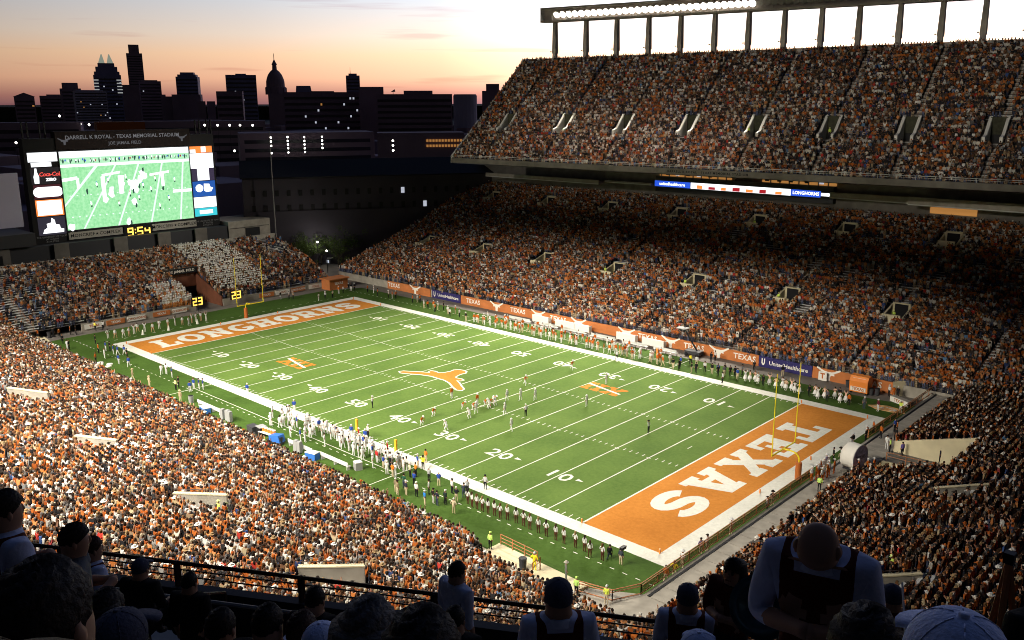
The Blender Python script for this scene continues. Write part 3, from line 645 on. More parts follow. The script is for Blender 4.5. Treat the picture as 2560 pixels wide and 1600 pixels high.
f2 = railing('fence', [(58.75, 14.5, 1.2), (58.75, 40.5, 1.2)], 1.0, 'rail', (1.0, .78, .1), 2.4, 'orange railing with brown panels beyond the tunnel, far right corner', 'fence', r=.05)
b = MB(); b.box(58.73, 58.76, 14.5, 33, 1.28, 2.0); b.build('mesh_panel', mesh_m, f2)
# far right corner walls
b = MB(); pts = [(46.8, 38.8), (50, 39.6), (54, 39.6), (58, 39.0), (60.6, 37.9)]
for a, c in zip(pts[:-1], pts[1:]): b.prism([(*a, 1.2), (*c, 1.2), (*c, 3.1), (*a, 3.1)], (0, .35, 0))
b.build('corner_wall', 'tan', label='curved tan wall under the far right corner seats', cat='wall')
b = MB(); pts = [(53.8, 36.0), (55.3, 38.2), (57.4, 38.9), (58.6, 39.2)]
for a, c in zip(pts[:-1], pts[1:]): b.prism([(*a, -.02), (*c, -.02), (*c, 2.2), (*a, 2.2)], (.1, -.3, 0))
b.build('corner_wall', 'tan', label='lower tan wall by the orange wall end, far right corner', cat='wall')
# ramp walls of the tunnel on the right
def wedge(name, pts, off, m_, **k): b = MB(); b.prism(pts, off); return b.build(name, m_, **k)
b = MB(); b.prism([(62.6, 12.4, 1.2), (71.9, 12.4, 1.2), (71.9, 12.4, 5.3), (62.6, 12.4, 2.5)], (0, -.3, 0)); tw = b.build('tunnel_wall', 'tan', label='pale wedge-shaped wall of the ramp behind the goalpost', cat='wall')
b = MB(); b.prism([(62.6, 8.3, -1.45), (71.9, 8.3, -1.45), (71.9, 8.3, 1.25), (62.6, 8.3, 1.25)], (0, .3, 0)); b.build('tunnel_wall', 'tan', label='lower pale wall of the sunken tunnel beside the big drum', cat='wall')
b = MB(); b.box(62.6, 71.9, 8.6, 12.1, 1.0, 1.22); b.build('ramp_floor', 'concd', label='walkway floor between the two pale tunnel walls', cat='ramp')
b = MB(); b.box(62.6, 71.9, 1.9, 8.3, -1.47, -1.42); b.build('tunnel_floor', 'concd', label='floor of the sunken tunnel beside the big drum', cat='ramp')
b = MB(); b.prism([(62.6, 1.6, -1.45), (71.9, 1.6, -1.45), (71.9, 1.6, 5.1), (62.6, 1.6, 1.9)], (0, .3, 0)); b.build('tunnel_wall', 'tan', label='near side wall of the sunken tunnel, edge seen over the crowd', cat='wall')
b = MB(); b.box(71.9, 72.2, 1.9, 12.1, -1.45, 4.6); b.build('tunnel_wall', 'concd', label='dark concrete end wall of the tunnel ramp', cat='wall')
railing('railing', [(63.0, 8.9, 1.22), (71.5, 8.9, 1.22)], 1.0, 'rail', (1, .55), 2.2, 'brown handrail down the tunnel ramp')
railing('railing', [(62.8, 7.6, -1.4), (70.5, 7.6, -1.4)], 1.0, 'rail', (1, .55), 2.0, 'sloping handrail beside the lower pale tunnel wall')
# south end: wall with banners, ramp and tunnel
b = MB(); b.box(-70, -69.75, -26, -3.4, -.02, 1.35); b.box(-70, -69.75, 2.6, 29.5, -.02, 1.35); b.build('end_wall', 'conc', label='low grey wall in front of the end grandstand', cat='wall')
for i, (y0, y1, s_) in enumerate(((-25.5, -22, 'TEXAS'), (-21.5, -18, 'TEXAS'), (-17.5, -14, 'LONGHORNS'), (-12.5, -9, 'TEXAS'), (-8.5, -5.5, 'LONGHORNS'), (11, 14.5, 'TEXAS'), (15, 18.5, 'TEXAS'), (19, 22.5, 'LONGHORNS'), (23.5, 27, 'TEXAS'))):
    b = MB(); b.box(-69.68, -69.6, y0, y1, .25, 1.15); o = b.build('banner', 'brn' if i % 2 else 'sign', label='%s banner on the end wall, %s from the left' % ('orange' if i % 2 else 'white', ordn(i)), cat='banner', group='banners on the end wall')
    add_mesh('lettering', text_mesh(s_, .62, .015), 'sign' if i % 2 else 'brn', o, frame((-69.585, (y0 + y1) / 2, .7), (0, 1, 0), (0, 0, 1)))
b = MB(); b.prism([(-70, -3.4, -.02), (-80, -3.4, -.02), (-80, -3.4, 5.6), (-70, -3.4, 1.9)], (0, .25, 0)); b.build('tunnel_wall', 'tun', label='left brown side wall of the field tunnel', cat='wall')
b = MB(); b.prism([(-70, 2.6, -.02), (-80, 2.6, -.02), (-80, 2.6, 5.6), (-70, 2.6, 1.9)], (0, -.25, 0)); b.build('tunnel_wall', 'tun', label='right brown side wall of the field tunnel', cat='wall')
b = MB(); b.box(-80.3, -80, -3.4, 2.6, 3.0, 6.0); b.build('tunnel_lintel', 'tun', label='brown lintel over the field tunnel', cat='lintel')
b = MB(); b.box(-79.9, -79.6, -4.6, 2.6, 5.9, 7.1); o = b.build('tunnel_sign', 'blk', label='black sign reading JOE JAMAIL FIELD over the field tunnel', cat='sign')
add_mesh('lettering', text_mesh('JOE JAMAIL FIELD', .78, .012), 'sign', o, frame((-79.58, -1, 6.5), (0, 1, 0), (0, 0, 1)))
b = MB(); b.box(-86, -80.35, -3.4, 2.6, -.02, 3); b.build('tunnel_shade_block', 'blk', label='black block painted as the shade at the back of the field tunnel', cat='tunnel')  # solid black block stands in for the shade inside the tunnel
b = MB(); b.prism([(-70, 29.5, -.02), (-91.5, 29.5, -.02), (-91.5, 29.5, 9.2), (-79, 29.5, 6.2), (-70, 29.5, 1.8)], (0, .3, 0)); b.build('side_wall', 'pad', SS)
b = MB(); b.box(-91.6, -91.3, -44, 29.5, 8.0, 10.2); b.build('rear_wall', 'conc', SS)
# orange kiosk and wall at the far corner
b = MB(); b.box(-69, -66, 26.5, 31.5, -.02, 2.2); b.box(-69.3, -65.7, 26.2, 31.8, 2.2, 2.45); o = b.build('corner_booth', 'brn', label='low orange booth with a pale roof at the far left corner', cat='booth')
add_mesh('lettering', text_mesh('TEXAS', .8, .02), 'sign', o, frame((-65.98, 29, 1.3), (0, 1, 0), (0, 0, 1)))
b = MB(); b.prism([(-77.4, 41.6, -.02), (-53, 38.6, -.02), (-53, 38.6, 1.9), (-77.4, 41.6, 3.4)], (0, .3, 0)); b.build('retaining_wall', 'tan', label='tan retaining wall at the far left corner of the lower seats', cat='wall')
b = MB(); b.prism([(-77, 37.2, -.02), (-77, 84.5, -.02), (-77, 84.5, 19.5), (-77, 61.2, 9.4), (-77, 37.2, 1.6)], (-.3, 0, 0)); b.build('end_wall', 'concd', SW)
b = MB(); b.prism([(-75, 40.6, -.02), (-52, 37.0, -.02), (-52, 37.0, 1.2), (-75, 40.6, 1.2)], (0, .12, 0)); b.build('orange_wall', 'brn', label='low orange wall running to the far left corner', cat='wall')
railing('railing', [(-76, 41.0, 1.2), (-56, 38.0, 1.2)], .9, 'raild', (1, .5), 2.5, 'thin railing above the low orange corner wall')
# left ramp
b = MB(); b.prism([(-92, -34.5, -.02), (-66.8, -34.5, -.02), (-66.8, -32.7, -.02), (-92, -29.5, -.02)], (0, 0, .05)); b.build('path', 'tan', kind='structure')
b = MB(); b.prism([(-92, -44.2, -.02), (-70, -44.2, -.02), (-70, -44.2, 1.8), (-92, -44.2, 9.6)], (0, .3, 0)); b.build('side_wall', 'tan', SS)

# ------------------------------------------------------------------ video board
XB = -102.0
VB = empty('video_board', (0, 0, 0), 0, label='huge lit video board showing the game, sponsor panels on both sides', cat='scoreboard')
def px(mb, y0, y1, z0, z1, x, mi=0): mb.poly([(x, y0, z0), (x, y1, z0), (x, y1, z1), (x, y0, z1)], mi)
def K(y, z): return y, z
b = MB(); b.box(XB - 2.2, XB, -21.0, 21.2, 12.0, 33.7); b.build('frame', 'blk', VB)
VY0, VY1, VZ0, VZ1 = -14.2, 14.6, 14.4, 30.9
b = MB(); b.box(XB, XB + .15, VY0 - .2, VY1 + .2, VZ0 - .2, VZ1 + .2); b.build('bezel', 'dgry', VB)
# the picture on the screen: flat coloured pieces of the shown game
SX = XB + .16
def scr(y0, y1, z0, z1, m_, k=0, name='screen_area'):
    b = MB(); px(b, VY0 + (VY1 - VY0) * y0, VY0 + (VY1 - VY0) * y1, VZ0 + (VZ1 - VZ0) * z0, VZ0 + (VZ1 - VZ0) * z1, SX + .012 * k); return b.build(name, m_, VB)
# three horizontal areas meet edge to edge
scr(0, 1, .92, 1, EW); scr(0, 1, .835, .92, EG2); scr(0, 1, .80, .835, EW); scr(0, 1, 0, .80, EG)
def scp(pts, m_, k=1, name='screen_mark'):
    b = MB(); b.poly([(SX + .012 * k, VY0 + (VY1 - VY0) * a, VZ0 + (VZ1 - VZ0) * c) for a, c in pts]); return b.build(name, m_, VB)
for x0, x1 in ((.11, .27), (-.05, -.0), (.37, .56), (.63, .78), (.89, .95)):
    if x0 < 0: scp([(0, .30), (.0, .33), (.24, .80), (.27, .80)], EP); continue
    pass
for a, c in (((.12, 0), (.40, .80)), ((.38, 0), (.58, .80)), ((.64, 0), (.77, .80)), ((.885, 0), (.945, .80))):
    w_ = .007; scp([(a[0] - w_, a[1]), (a[0] + w_, a[1]), (c[0] + w_, c[1]), (c[0] - w_, c[1])], EP)
for i in range(19): scp([(.04 + i * .05, .155), (.052 + i * .05, .155), (.052 + i * .05, .170), (.04 + i * .05, .170)], EP)
for i in range(19): scp([(.04 + i * .05, .43), (.052 + i * .05, .43), (.052 + i * .05, .442), (.04 + i * .05, .442)], EP)
for q in ([(.0, .62), (.11, .64), (.11, .68), (0, .66)], [(.10, .52), (.12, .52), (.12, .66), (.10, .66)], [(.29, .66), (.43, .69), (.43, .72), (.29, .69)], [(.28, .35), (.31, .35), (.31, .66), (.28, .66)], [(.33, .42), (.36, .42), (.37, .52), (.34, .52)], [(.41, .42), (.44, .42), (.46, .66), (.41, .66)],
          [(.66, .63), (.82, .66), (.82, .69), (.66, .66)], [(.84, .38), (1, .38), (1, .42), (.84, .42)], [(.75, .48), (.775, .48), (.775, .66), (.75, .66)]): scp(q, EW, 2)
def blob(cy, cz, ry, rz, m_, k, n=9, j=.3):
    scp([(cy + ry * math.cos(6.283 * i / n) * (1 + rnd.uniform(-j, j)), cz + rz * math.sin(6.283 * i / n) * (1 + rnd.uniform(-j, j))) for i in range(n)], m_, k, 'screen_figure')
for cy, cz in ((.52, .50), (.55, .55), (.50, .56), (.54, .46), (.58, .60), (.60, .68), (.62, .64), (.44, .55), (.35, .43), (.46, .04), (.52, .30), (.30, .36), (.03, .04)): blob(cy, cz, .022, .045, EW, 3)
for cy, cz in ((.17, .48), (.52, .44), (.57, .50), (.53, .25), (.48, .02), (.61, .72), (.76, .45)): blob(cy, cz, .008, .035, EDK, 4, 7)
for i in range(26): blob(.03 + i * .037 + rnd.uniform(-.01, .01), .875, .006, .030, EDK, 2, 6, .4)
for cy, cz in ((.19, .30), (.245, .55), (.33, .60), (.40, .28), (.47, .62), (.49, .40), (.56, .34), (.60, .50), (.66, .44), (.70, .58), (.80, .30), (.86, .55), (.72, .20)):
    blob(cy, cz + .02, .007, .022, EW, 3, 7); blob(cy + .002, cz - .015, .006, .014, EDK, 4, 6); blob(cy - .002, cz + .045, .004, .008, rnd.choice((ER, EB, EW)), 5, 6)
for i in range(40): blob(.015 + i * .0248 + rnd.uniform(-.008, .008), .885 + rnd.uniform(-.01, .01), .005, .016, rnd.choice((EW, EB, ER, EDK, EP)), 3, 6, .4)
# sponsor columns
def side(y0, y1, z0, z1, m_, k=0, nm='side_panel'):
    b = MB(); px(b, y0, y1, z0, z1, XB + .05 + .02 * k); return b.build(nm, m_, VB)
side(-20.4, -14.6, 29.0, 30.9, EW, 1)
for i in range(3): side(-18.3 + i * 1.3, -17.3 + i * 1.3, 30.0, 30.8, EW, 2)
side(-19.9, -15.9, 28.0, 28.9, EW, 1)
side(-20.2, -14.5, 24.4, 27.8, emi('panel_charcoal', (.03, .025, .03), .5), 0)
bt = [(-19.6, 24.6), (-18.7, 24.6), (-18.6, 26.0), (-18.9, 26.9), (-18.95, 27.7), (-19.35, 27.7), (-19.4, 26.9), (-19.7, 26.0)]
b = MB(); b.poly([(XB + .1, y, z) for y, z in bt]); b.build('panel_bottle', EW, VB)
me = text_mesh('Coca-Cola', 1.15, .03, .9); me.transform(Matrix(((1, .18, 0, 0), (0, 1, 0, 0), (0, 0, 1, 0), (0, 0, 0, 1)))); add_mesh('panel_lettering', me, emi('panel_red', (1, .10, .08), 1.0), VB, frame((XB + .1, -16.3, 26.4), (0, 1, 0), (0, 0, 1)))
add_mesh('panel_lettering', text_mesh('ZERO', .8, .04), EW, VB, frame((XB + .1, -16.3, 25.3), (0, 1, 0), (0, 0, 1)))
side(-20.0, -14.5, 21.4, 24.3, emi('panel_maroon', (.10, .02, .03), .6), 0)
add_mesh('panel_capsule', curve_mesh([arcp(-1.9, 0, 1.05, 1.05, 90, 270, 8) + arcp(1.9, 0, 1.05, 1.05, -90, 90, 8)]), EW, VB, frame((XB + .1, -17.2, 22.8), (0, 1, 0), (0, 0, 1)))
side(-20.0, -14.5, 17.8, 21.2, EO, 0); side(-19.7, -14.8, 18.0, 21.0, EW, 1)
side(-20.0, -14.5, 13.8, 17.6, emi('panel_slate', (.05, .045, .07), .6), 0)
b = MB(); b.poly([(XB + .1, y, z) for y, z in [(-19.2, 14.2), (-15.0, 14.2), (-14.9, 14.9), (-15.6, 15.1), (-15.7, 15.8), (-16.5, 16.0), (-16.6, 16.9), (-17.2, 17.4), (-17.4, 16.4), (-18.3, 16.2), (-18.2, 15.4), (-18.9, 15.0)]]); b.build('panel_emblem', EW, VB)
side(15.0, 20.6, 29.4, 30.9, EO, 0); side(15.0, 16.4, 29.4, 30.2, EW, 1); side(17.8, 19.0, 29.5, 30.8, EW, 1)
side(14.9, 20.7, 25.8, 29.3, EW, 0); side(16.4, 19.4, 23.0, 25.8, EW, 1); side(15.0, 20.7, 22.9, 25.7, emi('panel_purple', (.07, .05, .11), .6), 0)
side(15.0, 20.7, 19.2, 22.8, emi('panel_blue', (.02, .13, .55), .8), 0)
b = MB(); b.poly([(XB + .1, 16.6 + 1.0 * math.cos(a), 21.2 + .95 * math.sin(a)) for a in [i * .7 for i in range(9)]]); b.build('panel_emblem', EW, VB)
b = MB(); b.poly([(XB + .1, y, z) for y, z in [(17.7, 20.6), (18.3, 20.2), (19.6, 20.3), (20.1, 21.1), (19.4, 21.4), (19.2, 22.1), (17.8, 22.2)]]); b.build('panel_emblem', EW, VB)
side(15.0, 20.7, 16.6, 19.1, EW, 0); side(15.0, 20.7, 14.6, 16.5, EC, 0); side(16.2, 19.6, 15.1, 16.0, EW, 1)
# header
b = MB(); b.box(XB - 2, XB + .2, -14.6, 15.3, 31.3, 35.0); b.build('header', mat('header_dark', (.030, .022, .022)), VB)
add_mesh('header_lettering', text_mesh('DARRELL K ROYAL - TEXAS MEMORIAL STADIUM', 1.15, .012, 1.0), emi('header_text', (.16, .16, .17), .9), VB, frame((XB + .24, 0, 33.7), (0, 1, 0), (0, 0, 1)))
add_mesh('header_lettering', text_mesh('JOE JAMAIL FIELD', .95, .012, 1.0), emi('header_text2', (.12, .12, .13), .9), VB, frame((XB + .24, 0, 32.3), (0, 1, 0), (0, 0, 1)))
for y in (-12.8, 13.2): add_mesh('header_emblem', curve_mesh([[(a * .20, c * .20) for a, c in HORNP]]), emi('header_text3', (.09, .09, .10), .9), VB, frame((XB + .24, y, 33.0), (0, 1, 0), (0, 0, 1)))
for y in (-20.4, -17, 17.5, 20.4):
    for k in range(2):
        b = MB(); b.box(XB - 1.6, XB - 1.2, y + k, y + k + .25, 33.7, 37.0); b.build('mast', 'dgry', VB)
# name panels and clock
for y0, y1 in ((-14.2, -2.6), (4.2, 15.0)):
    b = MB(); b.box(XB, XB + .3, y0, y1, 12.4, 13.9); b.build('name_panel', mat('name_panel_%d' % y0, (.42, .40, .35)), VB)
    add_mesh('panel_lettering', text_mesh('MONCRIEF', 1.0, .008, 1.05), 'blk', VB, frame((XB + .32, (y0 + y1) / 2 - 2.9, 13.15), (0, 1, 0), (0, 0, 1)))
    add_mesh('panel_lettering', text_mesh('COMPLEX', 1.0, .008, 1.05), 'blk', VB, frame((XB + .32, (y0 + y1) / 2 + 3.0, 13.15), (0, 1, 0), (0, 0, 1)))
    b = MB(); b.poly([(XB + .32, (y0 + y1) / 2 + .15 + (.36 if i % 2 == 0 else .15) * math.sin(i * math.pi / 5), 13.15 + (.36 if i % 2 == 0 else .15) * math.cos(i * math.pi / 5)) for i in range(10)]); b.build('star', 'blk', VB)
b = MB(); b.box(XB, XB + .5, -2.4, 4.0, 11.5, 14.0); b.build('clock_box', 'blk', VB)
SEG = {'0': 'abcdef', '1': 'bc', '2': 'abged', '3': 'abgcd', '4': 'fgbc', '5': 'afgcd', '6': 'afgedc', '7': 'abc', '8': 'abcdefg', '9': 'abcdfg'}
def seg7(ch, o, u, w_, h, m_, parent, th=.22):
    u = Vector(u); z = Vector((0, 0, 1)); b = MB()
    L_ = {'a': (0, h, w_, h), 'g': (0, h / 2, w_, h / 2), 'd': (0, 0, w_, 0), 'f': (0, h / 2, 0, h), 'e': (0, 0, 0, h / 2), 'b': (w_, h / 2, w_, h), 'c': (w_, 0, w_, h / 2)}
    for s_ in SEG[ch]:
        x0, z0, x1, z1 = L_[s_]
        if x0 == x1: q = [(x0 - th / 2, z0 + th * .5), (x0 + th / 2, z0 + th * .5), (x0 + th / 2, z1 - th * .5), (x0 - th / 2, z1 - th * .5)]
        else: q = [(x0 - th / 2, z0 - th / 2), (x1 + th / 2, z0 - th / 2), (x1 + th / 2, z0 + th / 2), (x0 - th / 2, z0 + th / 2)]
        b.poly([tuple(Vector(o) + u * a + z * c) for a, c in q])
    b.build('digit', m_, parent)
for ch, y in (('9', -1.5), ('5', .7), ('4', 2.4)): seg7(ch, (XB + .54, y, 11.9), (0, 1, 0), 1.0, 1.6, EY, VB, .34)
b = MB(); px(b, .0, .25, 12.3, 12.6, XB + .54); px(b, .0, .25, 13.0, 13.3, XB + .54); b.build('digit_colon', EY, VB)
for y0, y1 in ((-20.4, -14.6), (15.2, 20.8)):
    add_mesh('panel_lettering', text_mesh('THE UNIVERSITY OF TEXAS\nAT AUSTIN\nATHLETICS', .5, .0), 'gry', VB, frame((XB + .1, (y0 + y1) / 2, 12.9), (0, 1, 0), (0, 0, 1)))
# building under the board
EBd = empty('end_building', (0, 0, 0), 0, label='low field house under the video board with dark openings', cat='building')
b = MB(); b.box(-112, -98.5, -44, 33.5, -1.5, 8.0); b.build('base', 'concd', EBd)
b = MB(); b.box(-111, -99.5, -30, 22, 8.0, 12.0); b.build('upper_wall', 'dgry', EBd)
for y0, y1 in ((-43.5, -38), (-30, -27), (-18.5, -15.5), (-6, -3), (4, 7), (13, 16)):
    b = MB(); b.box(-99.4, -98.9, y0, y1, 7.9, 12.2); b.build('pier', 'concd', EBd)
b = MB(); b.box(-110, -99.2, 21.8, 33.2, 8.0, 12.9); b.build('wing', 'conc', EBd)
b = MB(); b.box(-99.25, -99.1, 26.3, 30.2, 8.2, 11.0); b.build('opening_shade', 'blk', EBd)  # black slab on the wall puts the bay's shade into colour
for i in range(3): b = MB(); b.box(-99.15, -99.0, 22.2 + i * 3.6, 25.6 + i * 3.6, 11.2, 11.28); b.build('joint', 'dgry', EBd)
b = MB(); b.box(-112, -99.0, -44, -27, 8.0, 11.5); b.build('wing', 'conc', EBd)
b = MB(); b.box(-99.02, -98.8, -33, -28.5, 8.0, 11.0); b.build('opening_shade', 'blk', EBd)  # another black slab, painted shade of the left wing's bay
b = MB(); b.box(-103, -102.5, -42, -22.5, 16.0, 27.0); b.build('canvas_screen', 'bd3', label='large blank grey screen left of the video board', cat='screen')
b = MB(); b.box(-110, -98.4, -44, -22, 12.4, 15.0); b.build('roof_slab', 'dgry', EBd)
t = MB(); t.lathe([(.17, 0), (.12, 12), (.08, 26)], (-99, 34.6, 8), n=6); t.build('mast', 'steel', label='tall thin light mast at the right end of the field house', cat='mast')
# play clocks
for x, y, w_ in ((-68.6, -3.6, 1), (-68.4, 4.9, 1)):
    t = empty('play_clock', (x, y, 0), 0, label='black play clock showing 23, %s the field tunnel' % ('left of' if y < 0 else 'right of'), cat='clock', group='play clocks behind the LONGHORNS end zone')
    b = MB(); b.box(-.25, .05, -1.3, 1.3, 1.2, 3.1); b.build('case', 'blk', t); b = MB(); b.tube((-.1, 0, 0), (-.1, 0, 1.2), .08, n=6); b.build('stand', 'dgry', t)
    seg7('2', (.07, -.95, 1.45), (0, 1, 0), .65, 1.35, EY, t, .26); seg7('3', (.07, .25, 1.45), (0, 1, 0), .65, 1.35, EY, t, .26)

# ------------------------------------------------------------------ the city
def tower(nm, label, x, y, w, d, z1, m_='bd1', tiers=(), win=None, z0=-1.5, lit=.04, yaw=None):
    a = math.atan2(y - CAM.y, x - CAM.x) - math.pi / 2 + (rnd.uniform(-.15, .15) if yaw is None else yaw)
    t = empty(nm, (x, y, z0), a, label=label, cat='building')
    b = MB(); b.box(-w / 2, w / 2, 0, d, 0, z1 - z0); b.build('wall', m_, t)
    for fw, h, fd in tiers: b = MB(); b.box(-w * fw / 2, w * fw / 2, d * (1 - fd) / 2, d * (1 + fd) / 2, z1 - z0, h - z0); b.build('upper_block', m_, t); z1 = z1
    if win:
        nx, nz, zl, zh = win; ww = w / nx
        for j in range(nz):
            z = zl + (zh - zl) * j / nz - z0
            b = MB(); b.box(-w / 2 + ww * .3, w / 2 - ww * .3, -.12, .0, z, z + (zh - zl) / nz * .42); b.build('window_band', 'wing', t)
        for i in range(nx):
            for j in range(nz):
                if rnd.random() < lit * .4:
                    z = zl + (zh - zl) * j / nz - z0; b = MB(); b.box(-w / 2 + i * ww + ww * .25, -w / 2 + i * ww + ww * .75, -.2, -.13, z, z + (zh - zl) / nz * .35); b.build('lit_window', rnd.choice(('warmw', 'coolw', 'coolw')), t)
    return t
tower('apartment_tower', 'small far tower with a gabled top, leftmost on the skyline', -1792, 572, 35, 25, 55, 'bd1', win=(5, 6, 5, 52), yaw=0)
b = MB(); b.prism([(-19, 0, 0), (19, 0, 0), (0, 0, 7.5)], (0, 25, 0)); o = b.build('gable_roof', 'bd1'); o.parent = COL.objects[-1] if False else [q for q in COL.objects if q.name == 'apartment_tower'][0]; o.location = (0, 0, 56.5)
tower('office_block', 'broad dark block second from the left on the skyline', -1681, 584, 46, 25, 56, 'bd1', [(.5, 58.3, .8)], (8, 8, 5, 54), lit=.06)
tower('office_block', 'dark block with a square penthouse left of the crowned tower', -1577, 576, 32, 22, 67.7, 'bd1', [(.75, 77.4, .8)], (6, 10, 5, 66), lit=.05)
tower('office_block', 'wide bluish block with many floor bands in front of the crowned tower', -1289, 489, 44, 25, 60, 'bd3', [(.8, 61, .8)], (14, 12, 12, 59), lit=.10)
ft = tower('crown_tower', 'tower with a split glowing crown of glass leaves', -1462, 592, 43, 43, 88.6, 'bd2', [(.92, 94, .9)], (10, 14, 5, 86), lit=.12, yaw=0)
fm_ = emi('crown_glow', (.55, .62, .50), .42)
for k, (w0, z0, z1) in enumerate(((34, 94, 102), (26, 102, 108))):
    b = MB(); b.box(-w0 / 2, w0 / 2, 21.5 - w0 / 2, 21.5 + w0 / 2, z0 + 1.5, z1 + 1.5); b.build('crown_step', 'bd2', ft)
for sg in (-1, 1):
    for yy in (10, 33):
        b = MB(); b.prism([(sg * .8, yy, 98), (sg * 15, yy, 98), (sg * 11, yy, 112), (sg * 6.5, yy, 124), (sg * 5.0, yy, 124), (sg * 1.2, yy, 108)][::sg], (0, 2, 0)); b.build('crown_leaf', fm_, ft)
b = MB(); b.tube((0, 9, 103), (0, 8.6, 103), 3.2, n=12); b.build('crown_ring', 'coolw', ft)
for j in range(5):
    for sg in (-1, 1): b = MB(); b.box(sg * 18 - 4, sg * 18 + 4, -.5, -.2, 60 + j * 5.2, 61.6 + j * 5.2); b.build('lit_band', emi('band_glow_%d%d' % (j, sg), (.75, .78, .75), .45), ft)
tower('condo_tower', 'tallest slender tower on the skyline, rounded top', -1715, 761, 29.7, 26, 139.3, 'bd1', [(.66, 156, .7)], (6, 26, 10, 137), lit=.015, yaw=0)
tower('office_block', 'dark block at the foot of the tallest tower', -1702, 742, 45, 20, 77.8, 'bd1')
tower('office_block', 'square topped block right of the tallest tower', -1479, 674, 36, 25, 80, 'bd1', [(.7, 81.8, .7)], (9, 13, 8, 78), lit=.03)
tower('office_block', 'low step right of the square topped block', -1473, 690, 14, 20, 57, 'bd1')
tower('stepped_tower', 'stepped tower with a narrowing top, middle of the skyline', -1319, 659, 34, 30, 84, 'bd2', [(.85, 87.5, .85), (.62, 91, .6)], (9, 14, 8, 83), lit=.02)
tower('office_block', 'broad lower part at the foot of the stepped tower', -1312, 652, 45, 24, 55.7, 'bd1')
tower('office_block', 'small low block left of the stepped tower', -1333, 631, 21.5, 20, 52.6, 'bd1')
tower('office_block', 'tiny low block right of the stepped tower', -1222, 629, 12, 15, 44.6, 'bd1')
tower('office_block', 'tiny block before the tall slab', -1302, 690, 12.6, 15, 44.8, 'bd1')
tower('slab_tower', 'tall flat-topped slab left of the dome', -1191, 682, 46, 25, 84.5, 'bd2', [(.35, 86.3, .8)], (12, 12, 8, 83), lit=.05, yaw=0)
tower('office_block', 'lower dark block in front of the tall slab', -1028, 565, 34, 20, 57.1, 'bd1', win=(8, 6, 8, 55), lit=.06)
cp = tower('capitol', 'domed building with a lantern and spire, beside the long office block', -779, 493, 44, 40, 51.5, 'bd1', yaw=0)
b = MB(); cx = -13.5
b.lathe([(11.3, 52), (11.3, 60), (10.2, 60.5), (10.0, 66), (9.3, 69), (7.6, 73.5), (5.0, 77), (2.6, 79), (2.3, 84), (2.9, 84.3), (2.9, 85), (2.2, 86), (1.0, 88.5), (.35, 90), (.3, 95), (.05, 97)], (cx, 14, 0), n=20); b.build('dome', 'bd1', cp)
for i in range(9): a = i * .698; b = MB(); b.tube((cx + 11.6 * math.cos(a), 14 + 11.6 * math.sin(a), 52), (cx + 11.6 * math.cos(a), 14 + 11.6 * math.sin(a), 59.5), .5, n=6); b.build('drum_column', 'bd1', cp)
b = MB(); b.prism([(8, 6, 53), (26, 6, 53), (24.5, 6, 61.5), (9, 6, 61.5)], (0, 10, 0)); b.build('mansard_block', 'bd2', cp)
tower('long_office', 'long dark office building with rows of dimly lit windows, right of the dome', -555, 378, 65.6, 30, 50.1, 'bd1', [(.3, 51, .6)], (24, 9, 4, 49), lit=.14, yaw=0)
tw_ = tower('residence_tower', 'narrow twin-topped tower with an antenna', -856, 642, 17.5, 17, 75.5, 'bd2', [(.6, 78, .7)], (4, 16, 8, 74), lit=.01, yaw=0)
b = MB(); b.tube((-3, 8, 78), (-3, 8, 87.5), .45, .1, n=5); b.build('antenna', 'bd1', tw_)
tower('office_block', 'plain dark block right of the long office building', -514, 398, 20.6, 20, 54.1, 'bd1', yaw=0)
ob = tower('banded_office', 'wide banded office building with a dish on its roof', -431, 373, 57.4, 30, 47.4, 'bd1', win=(20, 10, 3, 46), lit=.015, yaw=0)
b = MB(); b.box(-8, 14, 6, 20, 48.9, 51.5); b.build('penthouse', 'bd1', ob)
b = MB(); b.tube((-16, 6, 48.9), (-16, 6, 50.5), .2, n=5); b.prism([(-18, 6, 50.5), (-14.3, 6, 50.7), (-14.8, 6, 52.6)], (0, 2, 0)); b.build('roof_dish', 'bd1', ob)
rr = MB(); pr_ = [(13, 0), (13, 50.3), (12.2, 50.4), (12.2, 51.5)]; rr.lathe(pr_, n=20); rr.build('round_tower', 'bd3', label='pale drum-shaped tower near the upper deck edge', cat='building').location = (-619, 611, -1.5)
tower('office_block', 'dark block touching the edge of the upper deck', -459, 488, 18.5, 14, 51, 'bd1', [(.62, 56.9, .7)], yaw=0)
# nearer campus buildings
gar = tower('parking_garage', 'dark parking garage with columns of bright stair lamps', -251, 151, 60, 24, 27.8, 'bd1', win=(9, 5, 8, 27), lit=0, yaw=.1)
tower('office_block', 'low reddish block behind the video board', -452, 156, 27, 18, 30.0, 'pad', lit=0)
tower('office_block', 'low dark block at the left edge', -564, 145, 60, 18, 28.5, 'bd1', win=(12, 3, 10, 27), lit=.06)
tower('office_block', 'low dark block behind the right side of the video board', -432, 197, 78, 18, 30.2, 'bd1', win=(14, 5, 5, 29), lit=.05)
tower('office_block', 'brick block with orange lit windows by the upper deck', -171, 148, 34, 14, 29.4, 'bd1', lit=0, yaw=.05)
t_ = [q for q in COL.objects if q.type == 'EMPTY'][-1]
for j in range(2):
    for i in range(12): b = MB(); b.box(2 + i * 1.2, 2.8 + i * 1.2, -.25, -.1, 25.4 + j * 2 , 26.3 + j * 2); b.build('lit_window', 'warmw', t_)
M['dorm'] = mat('dormitory_wall', (.045, .040, .05), noise=.1, nscale=.1)
dm = tower('dormitory', 'long dark dormitory with a sloping roof, beyond the gap in the stadium', -88, 58, 66, 12, 22.5, 'dorm', lit=0, yaw=.12)
